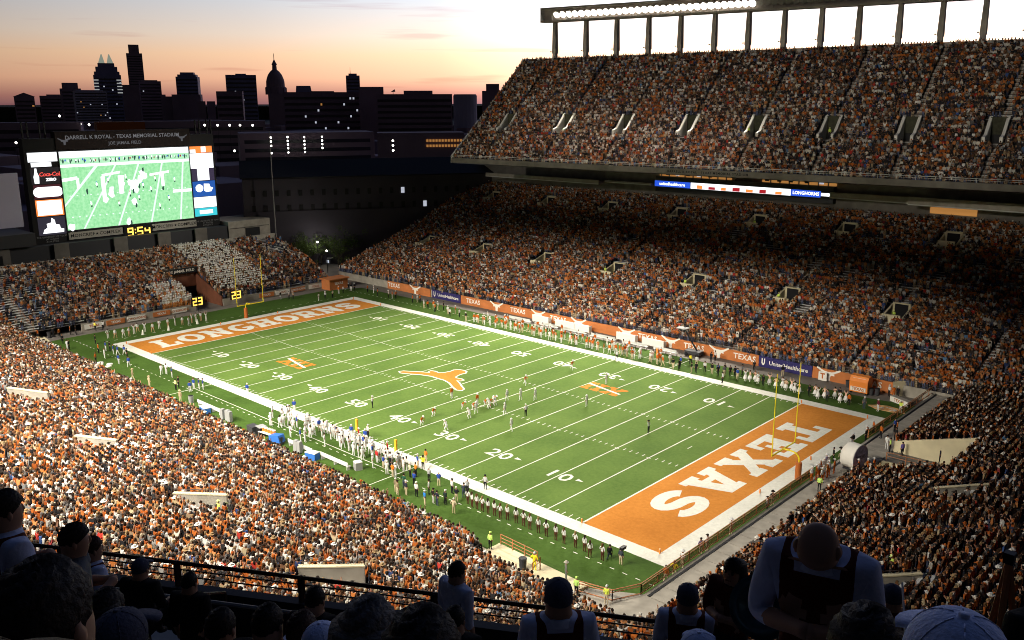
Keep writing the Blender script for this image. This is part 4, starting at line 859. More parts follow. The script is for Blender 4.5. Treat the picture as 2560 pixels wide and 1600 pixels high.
b = MB(); b.prism([(-33.5, -.6, 24.05), (33.5, -.6, 24.05), (33.5, 6, 28), (-33.5, 6, 28)], (0, .3, -.3)); b.build('roof', 'blk', dm)
for i in range(22):
    for j in range(5):
        x = -31 + i * 2.9; z = 4.5 + j * 3.7; r_ = rnd.random(); b = MB(); b.box(x, x + .9, -.12, .0, z, z + 1.5)
        f_ = b.build('window', 'blk' if r_ > .05 else ('warmw' if r_ < .015 else 'coolw'), dm)
b = MB(); b.box(-33.2, 33.2, -.3, -.15, 0, 15.5)
b.build('lower_wall', 'dorm', dm)
# street lamps and other points of light
LP = [(-101, 48, 8.9), (-56, 26, 11.3), (-36, 19, 14.3), (-106, 75, 9), (-106, 76, 10), (-99, 83, 11.3), (-99, 84, 10.2), (-83, 72, 12.1), (-144, 75, 11.4), (-138, 83, 9.1), (-371, 90, 26.7), (-370, 93, 26.2), (-365, 106, 26.8), (-396, 180, 28.5), (-392, 186, 28.4), (-389, 192, 28.3), (-386, 197, 28.3), (-382, 203, 28.2), (-331, 55, 24.3), (-293, 138, 18.8), (-289, 145, 16.4), (-745, 233, 30.5), (-554, 173, 27.2), (-542, 174, 26.8), (-504, 163, 26.2)]
LP = [p_ for p_ in LP if p_[:2] not in ((-56, 26), (-36, 19))] + [(-92, 42, 6.5), (-84, 39, 5.5)]
LP.sort(key=lambda q: (q[0] < -150, math.atan2(CAM.y - q[1], q[0] - CAM.x) if False else -math.atan2(q[1] - CAM.y, q[0] - CAM.x)))
for i, (x, y, z) in enumerate(LP):
    t = empty('street_lamp', (x, y, -1.5), 0, label='lit street lamp %s, %s from the left' % ('beyond the corner gap' if x > -150 else 'in the dark streets below the skyline', ordn(i if x > -150 else i - 10)), cat='street lamp', group='street lamps ' + ('near' if x > -150 else 'far'))
    r_ = .22 if x > -150 else .0011 * Vector((x - CAM.x, y - CAM.y)).length
    b = MB(); b.tube((0, 0, 0), (0, 0, z + 1.5), .08, n=5); b.build('pole', 'blk', t)
    b = MB(); b.ball((0, 0, z + 1.5), r_, 8); b.build('globe', 'streetl' if i not in (10, 11, 12) else 'streetl', t)
for grp_ in (((-255, 134), (26.5, 24.8, 23.0, 19.9)), ((-251, 140), (26.6, 25.0, 23.5, 21.9, 20.1)), ((-247, 146), (26.5, 24.9, 23.4, 21.8, 20.2)), ((-242, 152), (26.6, 25.0, 23.5, 21.9)), ((-169, 132), (27.4, 25.8, 24.0))):
    for z in grp_[1]:
        b = MB(); dx = (CAM.x - grp_[0][0]); dy = CAM.y - grp_[0][1]; l_ = math.hypot(dx, dy); k = 14 / l_
        b.ball((grp_[0][0] + dx * k, grp_[0][1] + dy * k, z), .38, 8); o = b.build('stair_lamp', 'streetl', gar) if grp_[0][0] < -200 else b.build('stair_lamp', 'streetl', label='white stair lamp by the upper deck, %s' % {27.4: 'topmost', 25.8: 'middle', 24.0: 'lowest'}[z], cat='lamp', group='stair lamps by the upper deck')
        if grp_[0][0] < -200: o.matrix_parent_inverse = Matrix.LocRotScale(gar.location, gar.rotation_euler, None).inverted()
for i, (x, y, z) in enumerate(((-263, 129, 15.4), (-263, 130, 15.4), (-504, 163, 29), (-504, 166, 29))):
    b = MB(); b.ball((0, 0, 0), .35, 6); o = b.build('car_light', 'redl', label='red tail light far off in the dark, %s from the left' % ordn(i), cat='car light', group='red tail lights in the dark streets'); o.location = (x, y, z)
# dark ridge of trees and roofs right below the horizon
hm = MB(); n_ = 90
for i in range(n_):
    a = R(95 + i * 1.0); c = R(96 + i * 1.0); r_ = 2600; z_ = 36 + 3 * math.sin(i * .7) + rnd.random() * 2; z2 = z_ - 1
    p0 = (CAM.x + r_ * math.cos(a), CAM.y + r_ * math.sin(a)); p1 = (CAM.x + r_ * math.cos(c), CAM.y + r_ * math.sin(c)); q0 = (CAM.x + 1.6 * r_ * math.cos(a), CAM.y + 1.6 * r_ * math.sin(a)); q1 = (CAM.x + 1.6 * r_ * math.cos(c), CAM.y + 1.6 * r_ * math.sin(c))
    hm.poly([(*p0, -1.5), (*p1, -1.5), (*p1, 34), (*p0, 34)]); hm.poly([(*p0, 34), (*p1, 34), (*q1, 38), (*q0, 38)])
hm.build('hills', 'earth', kind='structure')
rg = MB()
for i in range(420):
    a = R(rnd.uniform(96, 170)); r_ = rnd.uniform(330, 1300); x = CAM.x + r_ * math.cos(a); y = CAM.y + r_ * math.sin(a)
    if x > -130: continue
    w_ = rnd.uniform(8, 30); h = min(rnd.uniform(6, 22), 38 - 9000 / r_); rg.box(x - w_ / 2, x + w_ / 2, y - w_ / 2, y + w_ / 2, -1.5, max(4, h))
rg.build('city_blocks', 'bd1', kind='stuff', label='mass of low dark buildings between the stadium and the skyline', cat='city blocks')
# trees in the gap
def tree(x, y, h, rc, lab, seed):
    r_ = random.Random(seed); t = empty('tree', (x, y, -1.5), 0, label=lab, cat='tree', group='trees beyond the corner of the stadium')
    b = MB(); b.tube((0, 0, 0), (.1, 0, h * .5), .28, .15, 7)
    for k in range(5): a = k * 1.26; b.tube((.1, 0, h * (.35 + .04 * k)), (rc * .6 * math.cos(a), rc * .6 * math.sin(a), h * (.62 + .05 * k)), .12, .05, 5)
    b.build('trunk', 'bark', t)
    b = MB()
    cl = [(r_.gauss(0, rc * .45), r_.gauss(0, rc * .45), h * .68 + r_.gauss(0, h * .14), r_.uniform(.5, 1.1)) for _ in range(34)]
    for cx, cy, cz, cr in cl:
        for _ in range(42):
            d = Vector((r_.gauss(0, 1), r_.gauss(0, 1), r_.gauss(0, .8))); d = d.normalized() * cr * r_.uniform(.5, 1.05) * rc * .34; c = Vector((cx, cy, cz)) + d
            u = Vector((r_.gauss(0, 1), r_.gauss(0, 1), r_.gauss(0, 1))).normalized(); v = u.orthogonal().normalized(); s_ = r_.uniform(.10, .22)
            b.poly([c - u * s_, c + v * s_ * .6, c + u * s_, c - v * s_ * .6])
    b.build('crown', 'leaf', t, kind='stuff')
for i, (x, y, h, rc) in enumerate(((-93, 38, 9, 3.0), (-98, 44, 8, 2.6), (-92, 52, 11, 4.4), (-99, 58, 10, 4), (-110, 50, 12, 5), (-112, 62, 12, 5), (-104, 34, 11, 4), (-120, 42, 12, 5), (-90, 60, 8, 3), (-86, 66, 9, 3.5), (-125, 70, 13, 5), (-118, 84, 12, 5), (-95, 45, 9, 3.6), (-97, 40, 10, 3.8), (-89, 46, 9, 3.6), (-106, 56, 12, 4.6), (-94, 55, 9, 3.8), (-103, 66, 11, 4.4))):
    tree(x, y, h, rc, ('round dark tree lit faintly at the corner gap, ' if i < 4 else 'dark tree in the gap below the dormitory, ') + ['beside the street lamp', 'behind the end grandstand', 'just left of the far lower seats', 'behind the round tree', 'mid gap', 'right of mid gap', 'near the field house', 'left of the gap', 'low by the seats', 'close to the seat rows', 'under the dormitory wall', 'right end under the dormitory', 'close behind the first lamp', 'left of the first lamp', 'right of the first lamp', 'behind the second lamp', 'in front of the dormitory', 'right of the second lamp'][i], i + 3)
b = MB(); b.poly([(-150, 28, -1.48), (-66, 33.5, -1.48), (-66, 41, -1.48), (-150, 60, -1.48)]); b.build('road', 'asph', kind='structure')
t = empty('shuttle_bus', (-97, 47, -1.45), R(20), label='small bus with a row of lit windows parked in the street beyond the corner', cat='bus')
b = MB(); b.box(-3.2, 3.2, -1.2, 1.2, .4, 2.9); b.build('body', 'dgry', t)
for i in range(6): b = MB(); b.box(-2.8 + i * .95, -2.1 + i * .95, -1.26, -1.205, 1.7, 2.5); b.build('window', 'coolw', t)
b = MB(); b.box(-3.25, 3.25, -1.22, 1.22, 2.9, 3.05); b.build('roof', 'sign', t)
for x in (-2, 2): b = MB(); b.tube((x, -1.25, .45), (x, -1.0, .45), .45, n=12); b.build('wheel', 'blk', t)

for x, y, z, w_ in ((-92, 42, 6.9, 700), (-101, 48, 9.3, 600), (-84, 39, 5.9, 300)):
    l = bpy.data.lights.new('street_lamp_light', 'POINT'); l.energy = w_; l.color = (1, .95, .85); l.shadow_soft_size = .25; o = bpy.data.objects.new('street_lamp_light', l); COL.objects.link(o); o.location = (x, y - .5, z)

# ------------------------------------------------------------------ people
def attr_mat(name, att, rough=.9, var=0.0):
    m = bpy.data.materials.new(name); m.use_nodes = True; t = m.node_tree; b = t.nodes['Principled BSDF']
    a = N(t, 'ShaderNodeAttribute'); a.attribute_type = 'INSTANCER'; a.attribute_name = att
    t.links.new(a.outputs['Color'], b.inputs['Base Color']); b.inputs['Roughness'].default_value = rough; b.inputs['Specular IOR Level'].default_value = .1
    return m
PM = [attr_mat('clothing_top', 'shirt'), attr_mat('clothing_bottom', 'legs'), attr_mat('person_skin', 'skin', .7), attr_mat('head_cover', 'head', .7)]
SH, LG, SK, HD = 0, 1, 2, 3
def pose(kind, fgb=False):
    """skeleton: list of (name, xyz, (rx, ry), zone) and edges"""
    P = {}; E = []
    def a(n, x, y, z, r, zn, par=None):
        P[n] = ((x, y, z), r if isinstance(r, tuple) else (r, r), zn)
        if par: E.append((par, n))
    lean = {'crouch': .38, 'bend': .62, 'sit': .05, 'bow': .10, 'run': .15, 'kneel': .1}.get(kind, 0)
    hp = {'crouch': .72, 'bend': .78, 'sit': .50, 'kneel': .55}.get(kind, .93)
    def tr(z, y=0):      # torso point at height z above the pelvis, leaned forward
        return (hp + z * math.cos(lean * 1.6), y + z * math.sin(lean * 1.6))
    a('pel', 0, 0, hp, (.155, .115), LG)
    z, y = tr(.20); a('spi', 0, y, z, (.145, .105), SH, 'pel')
    z, y = tr(.42); a('che', 0, y, z, (.175, .12), SH, 'spi')
    z, y = tr(.56); a('nec', 0, y, z, (.085, .088) if fgb else (.065, .065), SH if fgb else SK, 'che')
    hz, hy = tr(.66); hz += .02 if lean > .2 else 0; a('hd1', 0, hy + .02, hz, (.100, .115) if fgb else (.088, .095), SK, 'nec'); z, y = tr(.765); a('hd2', 0, y + .01, z, (.092, .110) if fgb else (.085, .09), HD, 'hd1')
    if kind == 'bow':
        P['hd1'] = ((0, hy + .09, hz - .01), P['hd1'][1], SK); P['hd2'] = ((0, hy + .165, hz + .045), P['hd2'][1], HD)
    sz, sy = tr(.49)
    for s, sd in ((-1, 'l'), (1, 'r')):
        a('hip' + sd, s * .10, 0, hp - .06, .095, LG, 'pel')
        if kind == 'sit': kn = (s * .12, .44, .52); an = (s * .12, .46, .10)
        elif kind == 'kneel': kn = (s * .13, .25 if s > 0 else .05, .5 if s > 0 else .10); an = (s * .13, .28 if s > 0 else -.35, .10)
        elif kind == 'crouch': kn = (s * .20, .26, .45); an = (s * .22, .02, .10)
        elif kind == 'bend': kn = (s * .20, .12 + .1 * s, .44); an = (s * .22, -.12 + .2 * s, .10)
        elif kind == 'run': kn = (s * .11, .25 * s + .05, .52); an = (s * .11, .30 * s - .15, .14 if s > 0 else .30)
        elif kind == 'wide': kn = (s * .20, .05, .49); an = (s * .26, 0, .10)
        elif kind == 'walk': kn = (s * .10, .12 * s, .49); an = (s * .10, .26 * s, .10)
        else: kn = (s * .11, .02, .49); an = (s * .12, 0, .10)
        a('kne' + sd, *kn, .068, LG, 'hip' + sd); a('ank' + sd, *an, .048, LG, 'kne' + sd); a('toe' + sd, an[0], an[1] + .13, an[2] - .06, (.05, .04), HD if False else LG, 'ank' + sd)
        a('sho' + sd, s * (.20 if fgb else .185), sy, sz + (.01 if fgb else 0), .098 if fgb else .068, 4 if fgb else SH, 'che')
        if kind == 'up': el, ha = (s * .30, sy, sz + .22), (s * .22, sy + .05, sz + .48)
        elif kind == 'one' and s > 0: el, ha = (s * .28, sy + .05, sz + .22), (s * .24, sy + .08, sz + .50)
        elif kind in ('fold', 'bow'): el, ha = (s * .25, sy + .03, sz - .27), (s * .06, sy + .20, sz - .20)
        elif kind == 'hips': el, ha = (s * .36, sy - .04, sz - .24), (s * .19, sy + .06, sz - .42)
        elif kind == 'clap': el, ha = (s * .24, sy + .12, sz - .22), (s * .05, sy + .34, sz - .06)
        elif kind == 'signal' and s < 0: el, ha = (s * .32, sy + .03, sz + .18), (s * .42, sy + .03, sz + .40)
        elif kind in ('crouch', 'bend'): el, ha = (s * .27, sy + .02, sz - .27), (s * .18, sy + .12, sz - .50)
        elif kind == 'run': el, ha = (s * .25, sy - .16 * s, sz - .25), (s * .2, sy - .02 * s + .15, sz - .28 + .1 * s)
        elif kind == 'sit': el, ha = (s * .24, sy + .04, sz - .26), (s * .16, sy + .28, sz - .34)
        else: el, ha = (s * .235, sy - .02, sz - .29), (s * .235, sy + .05, sz - .53)
        a('elb' + sd, *el, .062 if fgb else .048, 4 if fgb else SH if kind != 'clap' else SK, 'sho' + sd); a('wri' + sd, *ha, .036, SK, 'elb' + sd)
        d = (Vector(ha) - Vector(el)).normalized() * .10; a('han' + sd, ha[0] + d.x, ha[1] + d.y, ha[2] + d.z, .042, SK, 'wri' + sd)
    return P, E
def bake(kind, cover='hair', sub=0, skirt=False, name=None, female=False, fgb=False):
    P, E = pose(kind, fgb); nm = list(P); me = bpy.data.meshes.new('tmp'); me.from_pydata([P[n][0] for n in nm], [(nm.index(x), nm.index(y)) for x, y in E], [])
    o = bpy.data.objects.new('tmp', me); COL.objects.link(o)
    sk = o.modifiers.new('s', 'SKIN'); sk.use_smooth_shade = sub > 0
    for i, n in enumerate(nm):
        v = me.skin_vertices[0].data[i]; r_ = P[n][1]; v.radius = r_ if not female else (r_[0] * .9, r_[1] * .92); v.use_root = (n == 'pel')
    if sub: o.modifiers.new('u', 'SUBSURF').levels = sub
    dg = bpy.context.evaluated_depsgraph_get(); dg.update(); m2 = bpy.data.meshes.new_from_object(o.evaluated_get(dg)); bpy.data.objects.remove(o); bpy.data.meshes.remove(me)
    A = np.array([P[n][0] for n in nm]); zn = np.array([P[n][2] for n in nm])
    # extra samples along bones for zone lookup
    ex, ez = [], []
    for x, y in E:
        for k in (.25, .5, .75): ex.append(np.array(P[x][0]) * (1 - k) + np.array(P[y][0]) * k); ez.append(P[x][2] if (k < .5 or y == 'nec') else P[y][2])
    A = np.vstack([A, ex]); zn = np.concatenate([zn, ez])
    mb = MB(); mb.v = [tuple(v.co) for v in m2.vertices]
    for p_ in m2.polygons:
        c = np.array(p_.center); mb.f.append(tuple(p_.vertices)); mb.mi.append(int(zn[np.argmin(((A - c) ** 2).sum(1))]))
    h = Vector(P['hd2'][0]); h1 = Vector(P['hd1'][0]); up_ = (h - h1).normalized(); T_ = h1.lerp(h, .55)
    nb = len(mb.v)
    n_ = 8 if sub else 6
    if cover == 'hair': mb.ball((T_.x, T_.y - .015, T_.z + .035), .112, n_, HD)
    elif cover == 'long': mb.ball((T_.x, T_.y - .02, T_.z + .03), .118, n_, HD); mb.ball((T_.x, T_.y - .07, T_.z - .16), .10, n_, HD, 1.5)
    elif cover == 'cap':
        mb.ball((T_.x, T_.y - .005, T_.z + .05), .118, n_, HD); mb.box(-.08, .08, T_.y + .08, T_.y + .20, T_.z + .03, T_.z + .05, HD)
    elif cover == 'hat':
        mb.lathe([(.24, 0), (.22, .02), (.12, .02), (.11, .13), (.06, .15)], (T_.x, T_.y, T_.z + .03), n_ + 2, HD)
    elif cover == 'helmet':
        mb.ball((T_.x, T_.y, T_.z + .01), .15, 8, HD); mb.box(-.07, .07, T_.y + .11, T_.y + .17, T_.z - .11, T_.z - .03, HD)
    if skirt: mb.lathe([(.36, .42), (.30, .62), (.17, .98)], (0, 0, 0), 10, LG)
    me = bpy.data.meshes.new(name or 'person_' + kind); me.from_pydata(mb.v, [], mb.f)
    for m in PM: me.materials.append(m)
    if fgb: me.materials.append(PM[0])
    me.polygons.foreach_set('material_index', mb.mi)
    me.polygons.foreach_set('use_smooth', [sub > 0] * len(me.polygons)); me.update(); bpy.data.meshes.remove(m2)
    return me
OR = [(.42, .115, .022), (.34, .085, .016), (.48, .16, .04), (.55, .22, .075), (.26, .06, .012)]
PAL = {'orange': OR, 'white': [(.66, .64, .60), (.52, .50, .47), (.62, .58, .50)], 'black': [(.018, .018, .02), (.03, .028, .03), (.045, .035, .03)], 'grey': [(.20, .20, .20), (.12, .12, .125), (.30, .29, .27)],
       'tan': [(.36, .27, .15), (.28, .20, .12), (.46, .37, .23)], 'blue': [(.05, .10, .28), (.10, .20, .35), (.03, .05, .14)], 'red': [(.45, .04, .03), (.30, .05, .05)], 'yellow': [(.80, .72, .10)], 'green': [(.55, .85, .18), (.05, .13, .06)], 'brown': [(.10, .05, .03), (.16, .08, .04)]}
CW = [('orange', .36), ('white', .15), ('black', .22), ('grey', .08), ('tan', .05), ('blue', .03), ('red', .03), ('brown', .08)]
def pick(ws):
    t = rnd.random() * sum(w for _, w in ws)
    for k, w in ws:
        t -= w
        if t <= 0: return k
    return ws[-1][0]
SKINS = [(.42, .23, .15), (.34, .18, .115), (.48, .29, .20), (.24, .125, .075), (.13, .065, .04)]
HAIRS = [(.02, .013, .01), (.05, .025, .012), (.12, .06, .025), (.26, .17, .08), (.02, .015, .012), (.11, .10, .095), (.03, .018, .012)]
CAPS = [(.58, .56, .52), (.42, .11, .02), (.60, .57, .50), (.03, .03, .03), (.35, .29, .20), (.36, .09, .02), (.03, .025, .02)]
LEGS = [(.03, .035, .06), (.05, .06, .10), (.018, .018, .02), (.35, .27, .17), (.10, .12, .2)]
VAR = [('stand', 'hair'), ('stand', 'cap'), ('fold', 'long'), ('clap', 'hair'), ('up', 'hair'), ('one', 'cap'), ('hips', 'hair'), ('sit', 'hair'), ('stand', 'hat'), ('sit', 'cap'), ('stand', 'long')]
VW = [.24, .17, .11, .12, .035, .035, .06, .05, .03, .03, .12]
LOW = [bake(k, c, 0, name='spectator_body_%s_%s' % (k, c)) for k, c in VAR]

# thin the crowd list to what can matter, choose the 300 that show largest
def proj(q):
    v = cam.matrix_world.inverted() @ Vector(q[:3]); 
    return (1280 + 2222.5 * v.x / -v.z, 800 - 2222.5 * v.y / -v.z, -v.z) if v.z < -1 else None
bpy.context.view_layer.update()
Minv = np.array(cam.matrix_world.inverted())
A = np.array([q[:3] for q in crowd_pts]); Vc = A @ Minv[:3, :3].T + Minv[:3, 3]
dep = -Vc[:, 2]; uu = 1280 + 2222.5 * Vc[:, 0] / np.maximum(dep, .1); vv = 800 - 2222.5 * Vc[:, 1] / np.maximum(dep, .1)
keep = (dep > 5) & (uu > -420) & (uu < 2980) & (vv < 1900) & (vv > -60)
rail_v = np.interp(uu, [0, 344, 743, 1089, 1636, 1840, 2560], [1325, 1393, 1454, 1501, 1533, 1541, 1541])
vis = keep & (uu > 0) & (uu < 2560) & (vv < rail_v - 30)
vis &= ~((uu > 0) & (uu < 330) & (vv > 1230)) & ~((uu > 1915) & (uu < 2210) & (vv > 1290)) & ~((uu > 1795) & (uu < 1865) & (vv > 1380))
order = np.argsort(np.where(vis, dep, 1e9)); indiv = set(int(i) for i in order[:300])
big = []; pts, attr = [], []
for i, q in enumerate(crowd_pts):
    if not keep[i]: continue
    x, y, z, fc, key, s, dd = q
    ws = CW
    if key == 'S' and 3 < s < 15 and dd > 1.5: ws = [('white', .46), ('tan', .12), ('brown', .22), ('black', .2)]; bandm = True
    elif key == 'S' and -10 < s < -3.6 and dd < 7: ws = [('white', .75), ('orange', .2), ('tan', .1)]; bandm = True
    else: bandm = False
    if key == 'E' or key == 'D': ws = [('orange', .33), ('white', .17), ('black', .24), ('grey', .07), ('tan', .08), ('blue', .02), ('red', .015), ('brown', .09)]
    if key == 'U': ws = [('orange', .16), ('white', .21), ('black', .31), ('grey', .10), ('tan', .04), ('blue', .04), ('red', .03), ('brown', .12)]
    if key == 'S' and not bandm: ws = [('orange', .27), ('white', .14), ('black', .30), ('grey', .12), ('tan', .04), ('blue', .03), ('red', .02), ('brown', .12)]
    # neighbours tend to dress alike: slow waves of colour through each stand
    col = pick(ws)
    if key != 'S' and math.sin(s * .23 + dd * .11) * math.sin(dd * .31 - s * .07) > .55 and rnd.random() < .25: col = 'orange'
    vr = int(np.searchsorted(np.cumsum(VW), rnd.random() * sum(VW))); vr = min(vr, len(VAR) - 1)
    if bandm: vr = 8 if rnd.random() < .8 else 1
    cov = VAR[vr][1]
    c = rnd.choice(PAL[col]); k = rnd.uniform(.8, 1.12); c = tuple(min(.85, v * k) for v in c)
    hd = rnd.choice(CAPS) if cov in ('cap',) else ((.72, .70, .64) if (bandm or rnd.random() < .6) else (.3, .2, .1)) if cov == 'hat' else rnd.choice(HAIRS)
    rec = (x, y, z, fc + rnd.gauss(0, .28) , rnd.uniform(.93, 1.05), vr, c, rnd.choice(LEGS) if not bandm else (.5, .2, .06), rnd.choice(SKINS), hd)
    if i in indiv: big.append((rec, col, key, s, dd, uu[i], vv[i]))
    else: pts.append(rec)
n = len(pts); print('crowd instances', n)
me = bpy.data.meshes.new('crowd_points'); me.from_pydata([(r[0], r[1], r[2]) for r in pts], [], [])
def addv(nm, arr, tp='FLOAT_VECTOR'):
    at_ = me.attributes.new(nm, tp, 'POINT'); at_.data.foreach_set('vector' if tp == 'FLOAT_VECTOR' else 'value', np.asarray(arr, dtype=np.float32 if tp != 'INT' else np.int32).ravel())
addv('rot', [(0, 0, r[3]) for r in pts]); addv('shirt', [r[6] for r in pts]); addv('legs', [r[7] for r in pts]); addv('skin', [r[8] for r in pts]); addv('head', [r[9] for r in pts])
addv('siz', [r[4] for r in pts], 'FLOAT'); addv('kindof', [r[5] for r in pts], 'INT')
crowd = link('crowd', me, label='packed crowd of spectators in burnt orange, white and black filling every stand', cat='crowd', kind='stuff')
ng = bpy.data.node_groups.new('crowd_nodes', 'GeometryNodeTree')
ng.interface.new_socket('Geometry', in_out='INPUT', socket_type='NodeSocketGeometry'); ng.interface.new_socket('Geometry', in_out='OUTPUT', socket_type='NodeSocketGeometry')
gi = ng.nodes.new('NodeGroupInput'); go = ng.nodes.new('NodeGroupOutput'); iop = ng.nodes.new('GeometryNodeInstanceOnPoints'); jn = ng.nodes.new('GeometryNodeGeometryToInstance')
protos = []
for m_ in LOW:
    o = bpy.data.objects.new(m_.name, m_); protos.append(o)
for o in reversed(protos):
    oi = ng.nodes.new('GeometryNodeObjectInfo'); oi.inputs['Object'].default_value = o; oi.inputs['As Instance'].default_value = True; ng.links.new(oi.outputs['Geometry'], jn.inputs[0])
def named(nm, tp):
    a = ng.nodes.new('GeometryNodeInputNamedAttribute'); a.data_type = tp; a.inputs['Name'].default_value = nm; return a.outputs['Attribute']
ng.links.new(gi.outputs[0], iop.inputs['Points'])
ji = ng.nodes.new('GeometryNodeJoinGeometry')
for nd in [x for x in ng.nodes if x.bl_idname == 'GeometryNodeObjectInfo']: ng.links.new(nd.outputs['Geometry'], ji.inputs[0])
ng.nodes.remove(jn)
ng.links.new(ji.outputs[0], iop.inputs['Instance']); iop.inputs['Pick Instance'].default_value = True
ng.links.new(named('kindof', 'INT'), iop.inputs['Instance Index'])
er = ng.nodes.new('FunctionNodeEulerToRotation'); ng.links.new(named('rot', 'FLOAT_VECTOR'), er.inputs[0]); ng.links.new(er.outputs[0], iop.inputs['Rotation'])
ng.links.new(named('siz', 'FLOAT'), iop.inputs['Scale']); ng.links.new(iop.outputs[0], go.inputs[0])
md = crowd.modifiers.new('crowd', 'NODES'); md.node_group = ng

PT = {'stand': 'standing', 'fold': 'with folded arms', 'clap': 'clapping', 'up': 'with both arms raised', 'one': 'with one arm raised', 'hips': 'with hands on hips', 'sit': 'sitting'}
CT_ = {'hair': 'bare-headed', 'cap': 'capped', 'long': 'long-haired', 'hat': 'hatted'}
CN = {'orange': 'burnt orange', 'grey': 'grey', 'tan': 'tan', 'brown': 'brown'}
def dress(o, shirt, legs, skin, head): o['shirt'] = [float(v) for v in shirt]; o['legs'] = [float(v) for v in legs]; o['skin'] = [float(v) for v in skin]; o['head'] = [float(v) for v in head]; return o
big.sort(key=lambda q: q[5]); seen = {}
for rec, col, key, s, dd, u, v in big:
    o = bpy.data.objects.new('spectator', LOW[rec[5]]); COL.objects.link(o); o.location = rec[:3]; o.rotation_euler = (0, 0, rec[3]); o.scale = (rec[4],) * 3
    dress(o, *rec[6:10]); k_, c_ = VAR[rec[5]]
    lab = '%s %s-topped spectator %s beyond the railing' % (CT_[c_], CN.get(col, col), PT[k_]); i_ = seen.get(lab, 0); seen[lab] = i_ + 1
    tag(o, label=lab + ', %s from the left' % ordn(i_), cat='spectator', group='nearest spectators beyond the railing')

# ------------------------------------------------------------------ people on and round the field
HI = {}
def body(kind, cover, skirt=False, female=False):
    k = (kind, cover, skirt, female)
    if k not in HI: HI[k] = bake(kind, cover, 1, skirt, 'person_body_' + kind, female)
    return HI[k]
WHT, BLU, KHA, BLK_, TXO = (.66, .65, .63), (.03, .07, .32), (.55, .45, .30), (.015, .015, .017), (.50, .115, .012)
def person(x, y, z, rz, kind, cover, shirt, legs, head, label, cat='person', group=None, skirt=False, female=False, skin=None, sc_=1.0):
    o = bpy.data.objects.new(cat.replace(' ', '_'), body(kind, cover, skirt, female)); COL.objects.link(o); o.location = (x, y, z + .015); o.rotation_euler = (0, 0, rz); o.scale = (sc_,) * 3
    dress(o, shirt, legs, skin or rnd.choice(SKINS[:4]), head); tag(o, label=label, cat=cat, group=group); return o
def toward(x, y, tx, ty): return math.atan2(ty - y, tx - x) - math.pi / 2
# the play
TX = [(8.3, -6.7, 'stand', 'deep behind the line, on the left'), (13.2, -16.8, 'crouch', 'wide near the painted 40, crouched'), (11.8, -13.5, 'crouch', 'crouched just inside the widest player'), (12.1, 4.6, 'run', 'split to the far side, leaning forward'), (12.3, 15.3, 'run', 'widest to the far side, near the painted 40'), (12.6, -8.8, 'bend', 'bent over at the near end of the line'), (13.8, -8.0, 'bend', 'bent over beside the end of the line'), (13.0, -6.3, 'stand', 'standing tall behind the line'), (14.0, -5.9, 'bend', 'bent over at the middle of the line'), (14.4, -5.2, 'bend', 'bent over next to the center of the line'), (14.1, -4.2, 'bend', 'bent over at the far end of the line')]
for x, y, k, w_ in TX: person(x, y, 0, toward(x, y, 30, y), k, 'helmet', TXO, WHT, WHT, 'orange-jerseyed football player, ' + w_, 'football player')
WH = [(16.1, -10.8, 'crouch', 'leaning in at the near end of the line'), (15.4, -8.9, 'wide', 'beside the near end of the line'), (15.3, -6.2, 'crouch', 'crouched facing the middle of the line'), (15.2, -4.9, 'crouch', 'crouched at the far end of the line'), (14.9, -2.3, 'wide', 'first standing man beyond the line'), (16.1, -.8, 'wide', 'second standing man beyond the line'), (17.6, .6, 'wide', 'third standing man beyond the line'), (18.6, -6.7, 'wide', 'a few paces behind the line'), (23.3, -10.5, 'walk', 'deep, near the hash marks'), (24.6, 3.3, 'stand', 'deepest man between the hash marks'), (20.5, 13.3, 'stand', 'on the conference mark by the far 30'), (17.2, -16.0, 'crouch', 'wide near the painted 30')]
for x, y, k, w_ in WH: person(x, y, 0, toward(x, y, 0, y), k, 'helmet', WHT, WHT, WHT, 'all-white football player, ' + w_, 'football player')
for x, y, k, w_, tx in ((3.2, -16.8, 'fold', 'left of the play near the 50', 20), (21.0, -5.2, 'hips', 'behind the defence at the hash marks', 0), (36.6, .6, 'signal', 'raising one arm near the 10 yard line', 0), (33.2, -25.4, 'stand', 'on the near sideline border', 20), (14.2, 24.5, 'walk', 'on the far sideline border', 15), (33.0, 25.2, 'stand', 'on the far sideline border by the 15', 15), (11.6, -24.2, 'stand', 'by the near sideline next to the players', 15)):
    o = person(x, y, 0, toward(x, y, tx, 0), k, 'cap', (.55, .55, .55), BLK_, WHT if x < 30 else BLK_, 'referee in black and white with black trousers, ' + w_, 'referee')
b = MB(); b.ball((0, 0, 0), .14, 8, 0, 1.6); b.build('football', 'pad', label='brown football on the turf at the centre of the line', cat='ball').location = (14.8, -5.6, .2)
